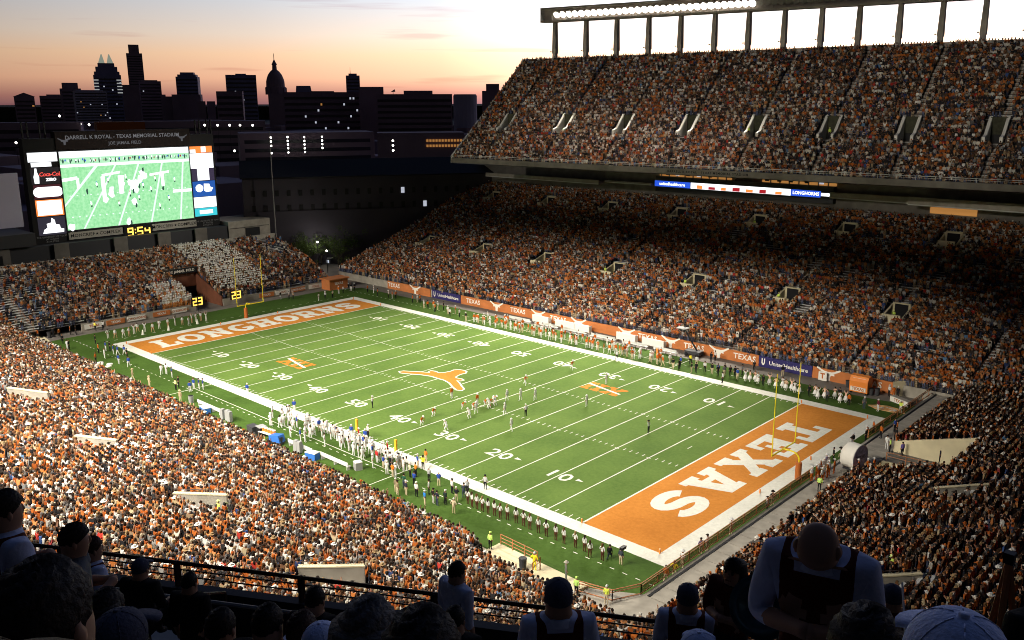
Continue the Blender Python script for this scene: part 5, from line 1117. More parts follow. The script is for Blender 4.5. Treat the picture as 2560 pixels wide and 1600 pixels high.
# visitors' sideline
lab_ = 'visiting player in all white standing with the team on the near sideline'
for i, x in enumerate(sorted(-3 + 27 * (i / 78) + rnd.gauss(0, .5) for i in range(78))):
    y = -26.6 - abs(rnd.gauss(0, 1.9)); y = max(y, -31.2)
    k = rnd.choice(('stand', 'stand', 'wide', 'hips', 'walk', 'fold')); cv = rnd.choice(('helmet', 'helmet', 'hair'))
    person(x, y, 0, rnd.gauss(-.2, .8), k, cv, WHT, WHT, WHT if cv == 'helmet' else HAIRS[0], 'visiting player in white %s, %s from left on the near sideline' % ('with helmet on' if cv == 'helmet' else 'without helmet', ordn(i)), 'football player', 'visiting players on the near sideline')
for i, (x, y, c) in enumerate(((2.1, -28.2, BLU), (5.3, -27.0, BLU), (6.4, -30.6, BLU), (8.7, -26.9, BLU), (10.1, -25.6, BLU), (12.6, -25.4, BLU), (14.1, -26.8, BLU), (16.0, -27.0, BLU), (17.1, -27.9, BLU), (23.4, -26.4, BLU), (-3.4, -24.9, BLU), (11.7, -25.7, (.5, .03, .03)), (18.8, -28.6, (.5, .03, .03)), (17.8, -26.2, (.5, .03, .03)), (-14.5, -25.3, BLU))):
    person(x, y, 0, rnd.gauss(0, .7), 'stand', 'cap', c, KHA if i % 2 else WHT, WHT, 'staff member in a %s shirt among the white players, %s from left' % ('blue' if c == BLU else 'red', ordn(i)), 'person', 'coaches on the near sideline')
SW_ = [(20.7, -29.2, BLU, KHA), (21.4, -28.8, BLK_, BLK_), (21.6, -27.8, WHT, KHA), (21.9, -27.5, WHT, KHA), (23.3, -30.0, (.8, .2, .02), KHA), (24.7, -28.7, (.55, .55, .4), BLK_), (25.1, -28.2, (.8, .25, .03), BLK_), (27.2, -28.1, (.4, .4, .4), BLK_), (26.5, -31.1, (.02, .08, .05), LEGS[1]), (26.7, -32.4, (.2, .16, .1), KHA), (27.3, -32.7, (.25, .2, .12), KHA), (28.0, -32.1, (.03, .03, .05), KHA), (26.8, -29.9, BLU, BLK_), (29.1, -31.6, WHT, BLK_), (29.6, -30.3, WHT, BLK_), (28.9, -28.2, BLU, KHA), (31.6, -31.5, (.02, .015, .015), WHT), (31.3, -32.4, (.03, .2, .6), KHA), (32.3, -31.6, (.02, .02, .04), LEGS[1]), (32.8, -30.9, (.02, .03, .03), LEGS[2]), (31.3, -28.5, WHT, BLK_), (33.1, -29.6, (.02, .02, .03), KHA), (33.0, -28.4, (.05, .06, .08), LEGS[1]), (32.5, -27.4, (.3, .3, .3), LEGS[2]), (23.0, -24.8, (.8, .2, .03), KHA), (34.9, -31.7, (.5, .42, .28), (.4, .32, .2)), (24.2, -26.3, (.8, .75, .05), BLK_)]
for i, (x, y, c, l) in enumerate(SW_):
    cn = 'blue' if c[2] > .3 and c[0] < .1 else 'black' if max(c) < .1 else 'orange' if c[0] > .7 and c[1] < .3 else 'yellow' if c[0] > .7 and c[2] < .1 else 'white' if min(c) > .6 else 'grey or tan'
    person(x, y, 0, rnd.gauss(.1, .5), rnd.choice(('stand', 'hips', 'stand', 'fold')), 'cap' if i % 3 else 'hair', c, l, WHT if i % 2 else HAIRS[0], 'person in a %s top between visiting team and dancers, %s from the left' % (cn, ordn(i)), 'person')
# dancers along the near sideline
DN = [(34.4, -29.2), (35.2, -29.4), (35.9, -29.4), (36.7, -29.4), (37.5, -29.4), (38.3, -29.3), (39.2, -29.4), (39.9, -29.1), (41.0, -29.0), (42.0, -29.0), (42.9, -29.1), (44.0, -29.1), (45.0, -29.1), (46.2, -29.1), (47.2, -29.1), (48.5, -29.0), (49.6, -29.0), (50.6, -29.5), (51.8, -29.2)]
for i, (x, y) in enumerate(DN):
    o = person(x, y, 0, rnd.gauss(.05, .2), 'stand' if i % 3 else 'hips', 'long', WHT, (.09, .035, .02), HAIRS[i % 4], 'dancer in white top and brown chaps, %s from the left in the row' % ordn(i), 'dancer', 'dancers in a row along the near sideline', female=True)
person(52.0, -28.4, 0, .3, 'kneel', 'hair', BLK_, LEGS[1], HAIRS[0], 'photographer kneeling with a dark camera beside the last dancer', 'photographer')
person(53.5, -28.7, 0, .1, 'stand', 'cap', (.05, .06, .08), KHA, BLK_, 'camera operator in black top and khaki trousers at the near corner of the end zone', 'camera operator')
b = MB(); b.box(-.16, .16, -.3, .35, 0, .25); b.tube((0, .35, .12), (0, .5, .12), .07, n=8); o = b.build('video_camera', 'blk', label='black shoulder camera held by the camera operator at the corner', cat='camera'); o.location = (53.6, -28.6, 1.62)
person(58.2, -28.6, 0, .2, 'walk', 'hair', TXO, KHA, HAIRS[0], 'man in orange shirt and khaki trousers by the orange railing corner', 'person')
person(58.3, -27.4, 0, .2, 'hips', 'hair', (.85, .70, .03), KHA, HAIRS[0], 'usher in yellow top by the orange railing corner', 'usher')
person(53.0, -35.9, 1.4, -.6, 'stand', 'hat', (.16, .17, .15), (.16, .17, .15), (.4, .38, .3), 'officer in grey on the pale near corner platform', 'officer')
person(50.0, -36.5, 1.4, .2, 'hips', 'cap', (.85, .75, .03), (.85, .75, .03), WHT, 'usher in bright yellow on the near corner platform', 'usher')
person(44.6, -36.4, 1.4, .2, 'stand', 'cap', (.6, .9, .2), BLK_, (.6, .9, .2), 'usher in lime vest at the end of the near crowd', 'usher')
person(57.6, -36.4, 1.2, .2, 'stand', 'cap', (.75, .85, .10), KHA, WHT, 'usher in a yellow vest standing inside the bottom fence', 'usher')
person(55.0, -37.0, 1.2, .2, 'stand', 'cap', (.6, .9, .2), BLK_, (.6, .9, .2), 'usher in lime vest beyond the corner railing', 'usher')
# far left corner people
SWC = [(-58.7, -32.9), (-58.5, -32.7), (-63.3, -31.9), (-58.7, -28.2), (-52.5, -30.3), (-48.5, -31.0), (-52.9, -28.9), (-52.2, -28.5), (-50.0, -28.9), (-43.5, -30.9), (-48.8, -28.7), (-48.1, -27.9), (-45.8, -28.5), (-40.8, -30.5), (-47.1, -33.0), (-33.8, -33.1), (-28.4, -33.1), (-32.9, -29.0), (-32.6, -28.4), (-30.4, -28.6), (-25.0, -30.3), (-24.1, -31.2), (-21.6, -30.3), (-22.6, -29.2), (-22.0, -28.7), (-21.4, -28.4), (-18.7, -33.3)]
cc = [WHT, BLK_, BLK_, BLK_, TXO, WHT, BLU, BLK_, BLU, BLU, BLU, BLU, BLK_, BLU, TXO, (.5, .4, .25), (.5, .4, .25), WHT, WHT, BLU, BLK_, (.7, .65, .3), BLU, BLU, BLU, BLU, (.4, .32, .2)]
for i, ((x, y), c) in enumerate(zip(SWC, cc)):
    person(x, y, 0, rnd.uniform(-1, 1), rnd.choice(('stand', 'hips', 'walk')), 'hat' if i in (15, 16, 26) else 'hair', c, WHT if c in (BLU, WHT) else KHA if i in (15, 16, 26) else BLK_, (.45, .36, .22) if i in (15, 16, 26) else HAIRS[i % 3], 'person in a %s top at the left near sideline, %s from the scoreboard' % ('white' if c == WHT else 'blue' if c == BLU else 'black' if c == BLK_ else 'orange' if c == TXO else 'tan', ordn(i)))
for i, (x, y) in enumerate([(-46.5, -32.6), (-45.6, -33.0), (-44.6, -31.9), (-43.5, -32.6)]):
    b = MB(); b.lathe([(.5, 0), (.5, .12), (.2, .2)], n=10); o = b.build('drum_case', 'sign', label='white round case lying on the grass at the left end, %s' % ordn(i), cat='case', group='white cases on the grass'); o.location = (x, y, .01)
SCH = [(-61.0, -25.0), (-60.1, -24.1), (-59.7, -22.8), (-59.6, -21.8), (-60.5, -20.5), (-61.5, -19.4), (-60.5, -18.5), (-59.5, -17.5), (-60.8, -15.6), (-60.8, -13.9), (-61.0, -12.4), (-60.3, -11.3), (-59.4, -10.5), (-60.5, -9.3), (-61.0, -8.2), (-61.0, -7.2), (-59.7, -6.8)]
for i, (x, y) in enumerate(SCH):
    person(x, y, 0, -math.pi / 2 + rnd.gauss(0, .3), rnd.choice(('stand', 'hips', 'up', 'wide')), 'hair', WHT, (.50, .30, .18) if i % 2 else (.7, .66, .6), HAIRS[i % 5], 'cheerleader in white top behind the LONGHORNS end zone, %s from the left' % ordn(i), 'cheerleader', 'cheerleaders behind the LONGHORNS end zone', female=True)
for i, (x, y) in enumerate([(-59.0, -19.6), (-58.6, -14.9), (-59.2, -8.9)]):
    b = MB(); b.lathe([(.28, 0), (.10, .9)], n=8); o = b.build('megaphone', 'sign', label='white megaphone standing on the grass by the cheerleaders, %s from the left' % ordn(i), cat='megaphone', group='megaphones'); o.location = (x, y, .012)
SRT = [(-58.9, 18.5), (-59.2, 20.4), (-59.3, 22.4), (-61.5, 25.6), (-61.2, 26.6), (-62.6, 29.1), (-62.3, 29.6), (-61.7, 30.1), (-58.1, 30.9), (-56.6, 31.4), (-53.4, 29.9), (-50.0, 30.1), (-49.1, 30.4), (-48.4, 30.8), (-43.0, 30.8), (-66.3, 14.0), (-64.9, 15.2), (-64.4, 15.9)]
for i, (x, y) in enumerate(SRT):
    c = [WHT, (.3, .3, .3), WHT, TXO, WHT, BLK_, BLK_, BLK_, TXO, WHT, TXO, WHT, TXO, TXO, TXO, BLK_, WHT, (.3, .25, .2)][i]
    person(x, y, 0, math.pi * .75 + rnd.gauss(0, .8), rnd.choice(('stand', 'hips')), 'cap' if i % 2 else 'hair', c, WHT if i % 3 == 0 else BLK_, WHT if i % 2 else HAIRS[0], 'person in a %s top by the far LONGHORNS corner, %s from the goalpost' % ('white' if c == WHT else 'orange' if c == TXO else 'dark', ordn(i)))
for i, (x, y) in enumerate([(-86.9, -33.7), (-86.0, -33.4), (-85.2, -32.9), (-84.3, -32.4), (-76.8, -34.4), (-76.0, -33.6), (-80.4, -31.7), (-78.0, -32.6), (-72.5, -33.9), (-70.2, -33.5), (-69.3, -31.2), (-68.0, -30.6), (-68.6, -28.5), (-67.9, -27.8), (-68.2, -24.2), (-67.7, -23.0)]):
    c = (.8, .72, .1) if i in (5, 14) else rnd.choice((BLK_, WHT, TXO, BLK_))
    person(x, y, 0.03, rnd.uniform(-2, 2), 'stand', 'hair', c, BLK_, HAIRS[0], 'person in a %s top on the pale left walkway, %s from the left' % ('yellow' if c[0] > .79 and c[2] < .2 else 'white' if c == WHT else 'orange' if c == TXO else 'black', ordn(i)))
# far sideline: home team
FL_ = [(-42.9, 30.7), (-42.2, 31.4), (-41.7, 31.7), (-37.1, 28.7), (-36.4, 29.1), (-35.4, 29.8), (-33.1, 28.1), (-33.9, 29.6), (-33.0, 30.3), (-29.7, 28.4), (-27.8, 27.1), (-28.6, 29.4), (-26.1, 28.1), (-23.1, 26.9)]
for i, (x, y) in enumerate(FL_):
    c = rnd.choice((TXO, BLK_, WHT, TXO)); person(x, y, 0, math.pi + rnd.gauss(0, .8), 'stand', 'cap' if i % 2 else 'hair', c, KHA if i % 2 else BLK_, WHT if i % 2 else HAIRS[0], 'person in a %s top left of the home team, %s from the left' % ('white' if c == WHT else 'orange' if c == TXO else 'black', ordn(i)))
for i, x in enumerate(sorted(-21 + 43 * (i / 96) + rnd.gauss(0, .4) for i in range(96))):
    y = 26.6 + abs(rnd.gauss(0, 1.8)); pl = rnd.random() < .62; cv = 'helmet' if pl and rnd.random() < .5 else 'cap' if not pl else 'hair'
    person(x, y, 0, math.pi + rnd.gauss(0, .7), rnd.choice(('stand', 'stand', 'wide', 'hips', 'walk', 'fold')), cv, TXO if rnd.random() < .72 else WHT, WHT if pl else KHA, WHT if cv != 'hair' else HAIRS[0], 'home team %s, %s from left on the far sideline' % ('player with helmet' if cv == 'helmet' else 'player without helmet' if pl else 'coach in a cap', ordn(i)), 'football player' if pl else 'coach', 'home team on the far sideline')
FM = [(23.5, 26.6), (24.5, 26.8), (23.8, 28.3), (26.8, 26.7), (27.4, 27.0), (24.3, 30.4), (25.5, 30.3), (28.1, 28.4), (26.1, 33.7), (29.5, 28.2), (30.3, 28.6), (26.2, 34.8), (31.4, 28.5), (32.2, 28.9), (32.9, 29.1), (33.7, 28.4), (33.2, 30.8), (33.6, 33.8), (38.0, 34.4), (31.0, 29.4), (30.6, 28.0)]
for i, (x, y) in enumerate(FM):
    c = (.85, .75, .04) if i == 5 else rnd.choice((BLK_, BLK_, WHT, (.1, .1, .11), BLU)); person(x, y, 0, math.pi + rnd.gauss(0, .8), 'stand', 'hair', c, BLK_ if i % 3 else KHA, HAIRS[0], 'person in a %s top right of the home team, %s from the left' % ('yellow' if i == 5 else 'white' if c == WHT else 'blue' if c == BLU else 'dark', ordn(i)))
FD = [(35.0, 28.4), (35.6, 28.7), (36.3, 29.0), (37.0, 28.5), (38.6, 29.0), (40.0, 28.2), (40.7, 28.9), (41.5, 28.3), (42.2, 28.7), (42.9, 28.2), (43.7, 28.0), (45.8, 28.6), (46.6, 27.7), (47.2, 28.5), (48.3, 29.4), (49.6, 28.1), (50.1, 28.8)]
for i, (x, y) in enumerate(FD):
    person(x, y, 0, math.pi + rnd.gauss(0, .3), 'up' if i % 4 == 0 else 'hips' if i % 2 else 'clap', 'hair', (.78, .5, .35) if i % 3 else WHT, (.82, .80, .76), HAIRS[i % 5], 'dancer in a long white skirt on the far sideline, %s from the left' % ordn(i), 'dancer', 'dancers in white skirts', skirt=True, female=True)
for i, (x, y, c) in enumerate([(38.1, 28.0, BLK_), (45.2, 28.0, BLK_), (48.0, 27.6, (.1, .1, .12)), (48.9, 29.6, BLK_), (50.9, 28.0, TXO)]):
    person(x, y, 0, math.pi, 'stand', 'hair', c, BLK_, HAIRS[0], '%s figure standing between the dancers in white skirts, %s from the left' % ('orange-shirted' if c == TXO else 'dark-clothed', ordn(i)))
NWC = [(53.0, 28.0, (.12, .13, .14), LEGS[1], 'in grey near the far right pylon'), (54.8, 28.2, (.12, .02, .03), WHT, 'in maroon top and white trousers by the spread flag'), (57.3, 29.6, (.7, .85, .12), WHT, 'in a yellow vest by the spread flag'), (53.6, 35.5, WHT, BLK_, 'in white shirt beside the orange wall end'), (54.2, 35.4, TXO, TXO, 'in orange beside the orange wall end'), (54.8, 35.5, BLK_, BLK_, 'in black beside the orange wall end')]
for x, y, c, l, w_ in NWC: person(x, y, 0, math.pi + rnd.gauss(0, .5), 'stand', 'cap', c, l, WHT, 'person ' + w_)
# on the walkway and the ramp behind the TEXAS end zone
WK = [(60.4, 18.6, BLU, 'walking in blue jeans and grey'), (60.9, 17.9, TXO, 'walking in orange'), (61.6, 8.5 + 7, BLK_, 'standing all in black'), (60.0, 13.8 + 1.4, TXO, 'in orange by the fence'), (61.8, 12.2, WHT, 'in white above the drum'), (62.4, 11.6, (.6, .9, .2), 'in a lime vest on the ramp'), (63.2, 12.2, (.03, .08, .05), 'in dark green on the ramp'), (63.9, 11.2, (.18, .13, .4), 'in purple on the ramp'), (66.6, 12.4, BLK_, 'in black leaning at the ramp wall, left one'), (67.7, 12.2, (.03, .03, .05), 'in dark blue leaning at the ramp wall, right one'), (60.2, 5.9, BLK_, 'in black behind the drum'), (61.0, -4.2, (.6, .9, .2), 'in lime vest at the near edge of the drum crew')]
for x, y, c, w_ in WK: person(x, y, 1.235, rnd.uniform(1, 3.5), 'stand', 'hair', c, BLK_ if c != WHT else WHT, HAIRS[0], 'person ' + w_)
for i in range(11):
    x, y = 59.2 + (i % 2) * .8 + rnd.random() * .3, 1.5 - i * .40 + rnd.random() * .2
    person(x - (0 if i < 5 else .0), y, 1.235 if i > 99 else 1.235, math.pi / 2 + rnd.gauss(0, .3), 'stand', 'cap', rnd.choice((WHT, TXO, WHT)), TXO, WHT, 'drum crew member in white hat, %s in the group by the fence gap' % ordn(i), 'person', 'drum crew in white hats')
for i, (x, y) in enumerate([(57.6, 17.2), (57.9, 16.2), (57.4, 13.4), (57.8, 12.0), (57.9, 9.0), (57.6, 7.4), (57.8, 5.0), (57.9, -8.3), (57.9, -9.2), (57.9, -21.2), (57.8, -22.2), (57.9, -16.8), (57.8, -25.3), (57.5, 19.6)]):
    person(x, y, 0, math.pi / 2 + rnd.gauss(0, .4), rnd.choice(('stand', 'kneel', 'hips')), rnd.choice(('hat', 'hair', 'cap')), rnd.choice((TXO, BLK_, WHT, (.25, .2, .3))), rnd.choice((KHA, BLK_)), rnd.choice((WHT, HAIRS[0])), 'person against the orange railing by TEXAS, %s from the far end' % ordn(i), 'person', None)

# ------------------------------------------------------------------ equipment round the field
# the big drum on its trailer
dr = empty('bass_drum', (61.2, 4.0, 1.235), R(-100), label='giant white bass drum on a wheeled frame behind the railing', cat='drum')
b = MB(); b.tube((0, -.75, 1.55), (0, .75, 1.55), 1.42, n=28); b.build('shell', 'sign', dr)
for s_ in (-1, 1):
    b = MB(); b.tube((0, s_ * .76, 1.55), (0, s_ * .80, 1.55), 1.36, n=28); o = b.build('drumhead', mat('drumhead_%d' % s_, (.45, .40, .60), noise=.4, nscale=3), dr)
    b = MB()
    for i in range(28): a, c = i * 6.283 / 28, (i + 1) * 6.283 / 28; b.tube((1.42 * math.cos(a), s_ * .74, 1.55 + 1.42 * math.sin(a)), (1.42 * math.cos(c), s_ * .74, 1.55 + 1.42 * math.sin(c)), .06, n=4)
    b.build('hoop', 'sign', dr)
b = MB(); b.box(-.9, .9, -.6, .6, .12, .26); b.tube((-.9, 0, .2), (-2.0, 0, .7), .04, n=5)
for x in (-.7, .7):
    for y in (-.7, .7): b.tube((x, y - .06, .14), (x, y + .06, .14), .14, n=10)
b.build('trailer', 'dgry', dr)
add_mesh('lettering', text_mesh('TEXAS', .62, .01), 'navy', dr, frame((0, .815, 1.6), (-1, 0, 0), (0, 0, 1)))
for i, (x, y) in enumerate([(62.9, 3.7), (63.3, 4.4), (62.2, 2.9)]): person(x, y, 1.235, rnd.uniform(0, 3), 'stand', 'cap', TXO, TXO, WHT, 'drum crew member in orange beside the giant drum, %s' % ordn(i), 'person', 'drum crew in orange')
# helmet cart, spirit flag, bins, board at the far corner
hc = empty('helmet_cart', (49.9, 34.5, 0), R(180), label='large orange inflatable style helmet cart with the word TEXAS by the far wall', cat='cart')
b = MB(); b.prism([(-1.3, -.8, .3), (-1.3, .9, .3), (-1.3, 1.0, 1.9), (-1.3, .6, 2.6), (-1.3, -.3, 2.7), (-1.3, -.9, 2.2)], (2.6, 0, 0)); b.build('shell', 'org', hc)
b = MB(); b.box(-1.1, 1.1, .97, 1.03, .5, 1.1); b.build('panel', 'sign', hc); add_mesh('lettering', text_mesh('TEXAS', .6, .02), 'pad', hc, frame((0, 1.035, .8), (-1, 0, 0), (0, 0, 1)))
b = MB(); b.box(-.9, .9, .70, .76, 1.95, 2.35); b.build('stripe', 'sign', hc)
for x in (-1.1, 1.1): b = MB(); b.tube((x - .1, .6, .3), (x + .1, .6, .3), .3, n=12); b.build('wheel', 'blk', hc)
fg = MB(); pts = [(52.8, 29.9), (53.6, 30.6), (55.0, 31.3), (56.6, 31.0), (58.0, 29.6), (56.2, 29.0), (54.2, 28.9)]
fg.prism([(x, y, .02) for x, y in pts], (0, 0, .05)); fgm = mat('flag_cloth', (.75, .28, .05), noise=.0, nscale=1.6, col2=(.85, .62, .30)); fgm.node_tree.nodes['Principled BSDF']
fg.build('spirit_flag', fgm, label='orange flag with white figure spread on the grass by the far corner', cat='flag')
bb = MB()
for _ in range(14):
    x, y = rnd.uniform(53.8, 56.8), rnd.uniform(29.5, 30.8); bb.poly([(x + .25 * math.cos(k) * rnd.uniform(.5, 1.3), y + .2 * math.sin(k) * rnd.uniform(.5, 1.3), .078) for k in (0, 1.3, 2.6, 3.9, 5.2)])
bb.build('flag_figure', 'sign', [o for o in COL.objects if o.name == 'spirit_flag'][0], kind='stuff')
def bin_(x, y, z, lab, m_='dgry'):
    t = empty('trash_bin', (x, y, z), 0, label=lab, cat='bin'); b = MB(); b.lathe([(.30, 0), (.36, .95), (.38, .97), (.38, 1.0)], n=12); b.build('drum', m_, t); b = MB(); b.lathe([(.33, 1.0), (.33, 1.03)], n=12); b.build('rim', 'blk', t)
bin_(47.5, 35.9, 0, 'grey trash bin by the longhorn board at the far right wall'); bin_(52.1, 35.0, 0, 'grey trash bin between the helmet cart and the wall end'); bin_(51.4, 34.5, 0, 'second grey bin beside the helmet cart'); bin_(-69.5, -31.8, 0.03, 'round grey bin on the pale walkway at the left'); bin_(-17.4, -32.4, 0, 'round pale bin behind the team bench, left end', 'gry'); bin_(5.6, -33.0, 0, 'grey bin at the left end of the long team bench'); bin_(49.0, -36.9, 1.4, 'bin on the near corner platform')
t = empty('a_frame_sign', (43.5, 36.2, 0), 0, label='white board with an orange letter T leaning before the longhorn board', cat='sign'); b = MB(); b.box(-.65, .65, -.05, .05, .1, 1.45); b.build('board', 'sign', t); add_mesh('lettering', text_mesh('T', 1.1, .05), 'pad', t, frame((0, -.065, .8), (1, 0, 0), (0, 0, 1)))
t = empty('bench_table', (56.0, 33.4, 0), R(-25), label='white banner table with the word TEXAS at the end of the far fence', cat='table'); b = MB(); b.box(-1.6, 1.6, -.4, .4, .75, .82); b.build('table_top', 'wood' if 'wood' in M else 'conc', t); b = MB(); b.box(-1.6, 1.6, -.42, -.39, .05, .78); b.build('banner', 'sign', t); add_mesh('lettering', text_mesh('TEXAS', .6, .02), 'pad', t, frame((0, -.435, .42), (1, 0, 0), (0, 0, 1)))
# camera crane on a cart at the far sideline
cr = empty('camera_crane', (22.0, 35.2, 0), 0, label='camera crane with a raised operator platform on the far sideline track', cat='camera crane')
b = MB(); b.box(-1.4, 1.4, -.7, .7, .35, .9); b.build('cart', 'dgry', cr)
for x in (-1, 1):
    for y in (-.75, .75): b = MB(); b.tube((x, y - .08, .3), (x, y + .08, .3), .3, n=10); b.build('wheel', 'blk', cr)
b = MB(); b.tube((.6, 0, .9), (-2.2, .2, 4.3), .14, n=6); b.build('boom', 'blk', cr)
b = MB(); b.box(-3.3, -1.5, -.5, .9, 4.2, 4.35); b.build('platform', 'gry', cr)
b = MB(); b.box(-3.0, -2.6, -.3, .1, 5.2, 5.6); b.tube((-2.8, -.3, 5.4), (-2.8, -.9, 5.4), .1, n=8); b.build('broadcast_camera', 'blk', cr)
person(19.9, 35.6, 4.35, math.pi, 'stand', 'cap', (.05, .06, .08), BLK_, BLK_, 'camera operator standing on the raised crane platform', 'camera operator')
# benches, coolers, tents of the teams
def bench(x0, x1, y, lab, dy=0.0):
    t = empty('team_bench', ((x0 + x1) / 2, y, 0), 0, label=lab, cat='bench'); w_ = (x1 - x0) / 2
    b = MB(); b.box(-w_, w_, -.2, .2, .42, .48); b.build('seat', 'alu', t); b = MB(); b.box(-w_, w_, -.26, -.20, .55, .95); b.build('backrest', 'alu', t)
    n_ = int(w_)
    for i in range(n_ + 1): x = -w_ + .2 + (2 * w_ - .4) * i / max(1, n_); b = MB(); b.box(x - .04, x + .04, -.24, .2, 0, .42); b.build('leg', 'alu', t)
bench(6.5, 11.5, -32.2, 'long pale team bench on the near sideline, middle part'); bench(12.9, 18.1, -32.0, 'pale team bench at the right end of the near sideline'); bench(-15.5, -9.5, -32.2, 'pale team bench draped with gear at the left end')
for i, (x0, x1) in enumerate(((-17.5, -12.2), (-10.8, -5.6), (-4.2, 1), (2.3, 7.5), (9, 14.2), (15.5, 20))):
    bench(x0, x1, 33.3, 'pale home team bench at the far wall, %s from the left' % ordn(i))
for i, (x0, x1) in enumerate(((-13.3, -9.3), (-7.6, -3.1), (-3.0, 0.3), (6.4, 10.4), (11.8, 16.2))):
    b = MB(); b.box(x0, x1, 35.0, 35.15, .2, 1.45); b.box(x0, x0 + .1, 35.15, 35.9, 0, 1.3); b.box(x1 - .1, x1, 35.15, 35.9, 0, 1.3); b.build('bench_screen', 'sign', label='white backing screen behind the home benches, %s from the left' % ordn(i), cat='screen', group='white screens behind the home benches')
def box_item(nm, x, y, dx, dy, h, m_, lab, cat, lid=None):
    t = empty(nm, (x, y, 0), rnd.uniform(-.3, .3), label=lab, cat=cat); b = MB(); b.box(-dx, dx, -dy, dy, .0, h); b.build('body', m_, t); b = MB(); b.box(-dx - .02, dx + .02, -dy - .02, dy + .02, h, h + .08); b.build('lid', lid or 'sign', t)
box_item('cooler', -12.2, -33.1, .85, .45, .75, 'blue', 'blue cooler with white lid at the left end of the bench', 'cooler'); box_item('cooler', 12.2, -32.9, .75, .45, .85, 'blue', 'blue cooler with white lid at the right bench', 'cooler')
box_item('equipment_trunk', -.6, -32.9, .7, .5, .9, 'dgry', 'dark equipment trunk behind the near team', 'trunk', 'dgry'); box_item('equipment_trunk', .9, -32.6, .6, .5, 1.1, 'blk', 'taller black trunk behind the near team', 'trunk', 'gry'); box_item('equipment_trunk', 18.6, -31.2, .4, .4, .9, 'gry', 'small grey stand at the right bench end', 'trunk', 'sign')
t = empty('drink_table', (2.7, -32.8, 0), .1, label='table with orange drink coolers behind the near team', cat='table'); b = MB(); b.box(-1.5, 1.5, -.4, .4, .72, .78); b.build('table_top', 'sign', t)
for x in (-1.4, 1.4):
    for y in (-.35, .35): b = MB(); b.tube((x, y, 0), (x, y, .72), .03, n=5); b.build('leg', 'gry', t)
for i in range(5):
    tt = empty('drink_cooler', (1.7 + i * .52, -32.8 + .05 * i, .78), 0, label='orange drink cooler on the table, %s from the left' % ordn(i), cat='cooler', group='orange drink coolers'); b = MB(); b.lathe([(.18, 0), (.21, .5)], n=10); b.build('barrel', 'org', tt); b = MB(); b.lathe([(.22, .5), (.22, .58), (.1, .6)], n=10); b.build('lid', 'sign', tt)
for i, (x, y) in enumerate([(-7.8, -33.0), (-6.9, -32.8), (-6.2, -32.9), (8.9, -32.9), (9.6, -32.9)]):
    tt = empty('fan_unit', (x, y, 0), .2, label='tall pale blue fan unit behind the near bench, %s from the left' % ordn(i), cat='fan', group='fan units'); b = MB(); b.box(-.25, .25, -.25, .25, .1, 1.5); b.build('case', 'gry', tt); b = MB(); b.tube((0, .26, 1.1), (0, .31, 1.1), .22, n=12); b.build('fan', 'blue', tt)
t = empty('cart', (5.0, -33.0, 0), .2, label='small blue covered cart behind the near team', cat='cart'); b = MB(); b.prism([(-.9, -.5, .4), (.9, -.5, .4), (.7, -.5, 1.3), (-.9, -.5, 1.1)], (0, 1.0, 0)); b.build('cover', 'blue', t); b = MB(); b.box(-.9, .9, -.45, .45, .2, .4); b.tube((-.6, -.5, .2), (-.6, .5, .2), .2, n=8); b.tube((.6, -.5, .2), (.6, .5, .2), .2, n=8); b.build('frame', 'dgry', t)
for i, (x, y) in enumerate(((10.7, -25.2), (19.6, -26.4), (20.0, 27.4))):
    t = empty('down_marker', (x, y, 0), 0, label='tall orange down marker held at the %s sideline%s' % ('near' if y < 0 else 'far', '' if i != 1 else ', right one'), cat='marker'); b = MB(); b.tube((0, 0, 0), (0, 0, 1.2), .03, n=5); b.build('pole', 'dgry', t); b = MB(); b.box(-.16, .16, -.1, .1, 1.0, 2.5); b.build('pad', mat('marker_amber_%d' % i, (.9, .42, .03)) if y < 0 else 'org', t)
# portal staff in lime vests
for i, (P_, s_, d_, zf) in enumerate(((Pw, 8.4, 16.5, zbowl), (Pw, 27.2, 16.5, zbowl), (Pw, -10.2, 16.5, zbowl), (Pu, 12.2, 8, zdeck), (Pu, 27.6, 8, zdeck), (Pw, 9.8, 39.7, zbowl), (Pw, 46.9, 16.4, zbowl), (Pe, 32.6, 18.6, zbowl), (Pe, 33.4, 18.4, zbowl), (Pn, -24.3, 12.6, zbowl), (Pn, 25, 13.5, zbowl))):
    x, y = P_(s_, d_); person(x, y, zf(d_) - .05, 0 if P_ is Pe else math.pi, 'stand', 'cap', (.65, .85, .15), BLK_, (.7, .8, .3), 'usher in a lime vest, %s' % ['lower far stand, below the ribbon board', 'lower far stand, right of the ribbon board', 'lower far stand, left of the ribbon board', 'upper deck, middle', 'upper deck, right of the middle', 'dark upper rows of the lower far stand', 'lower far stand, right end', 'near stand, left one of a pair', 'near stand, right one of a pair', 'end stand, bottom right', 'end stand, right edge'][i], 'usher')

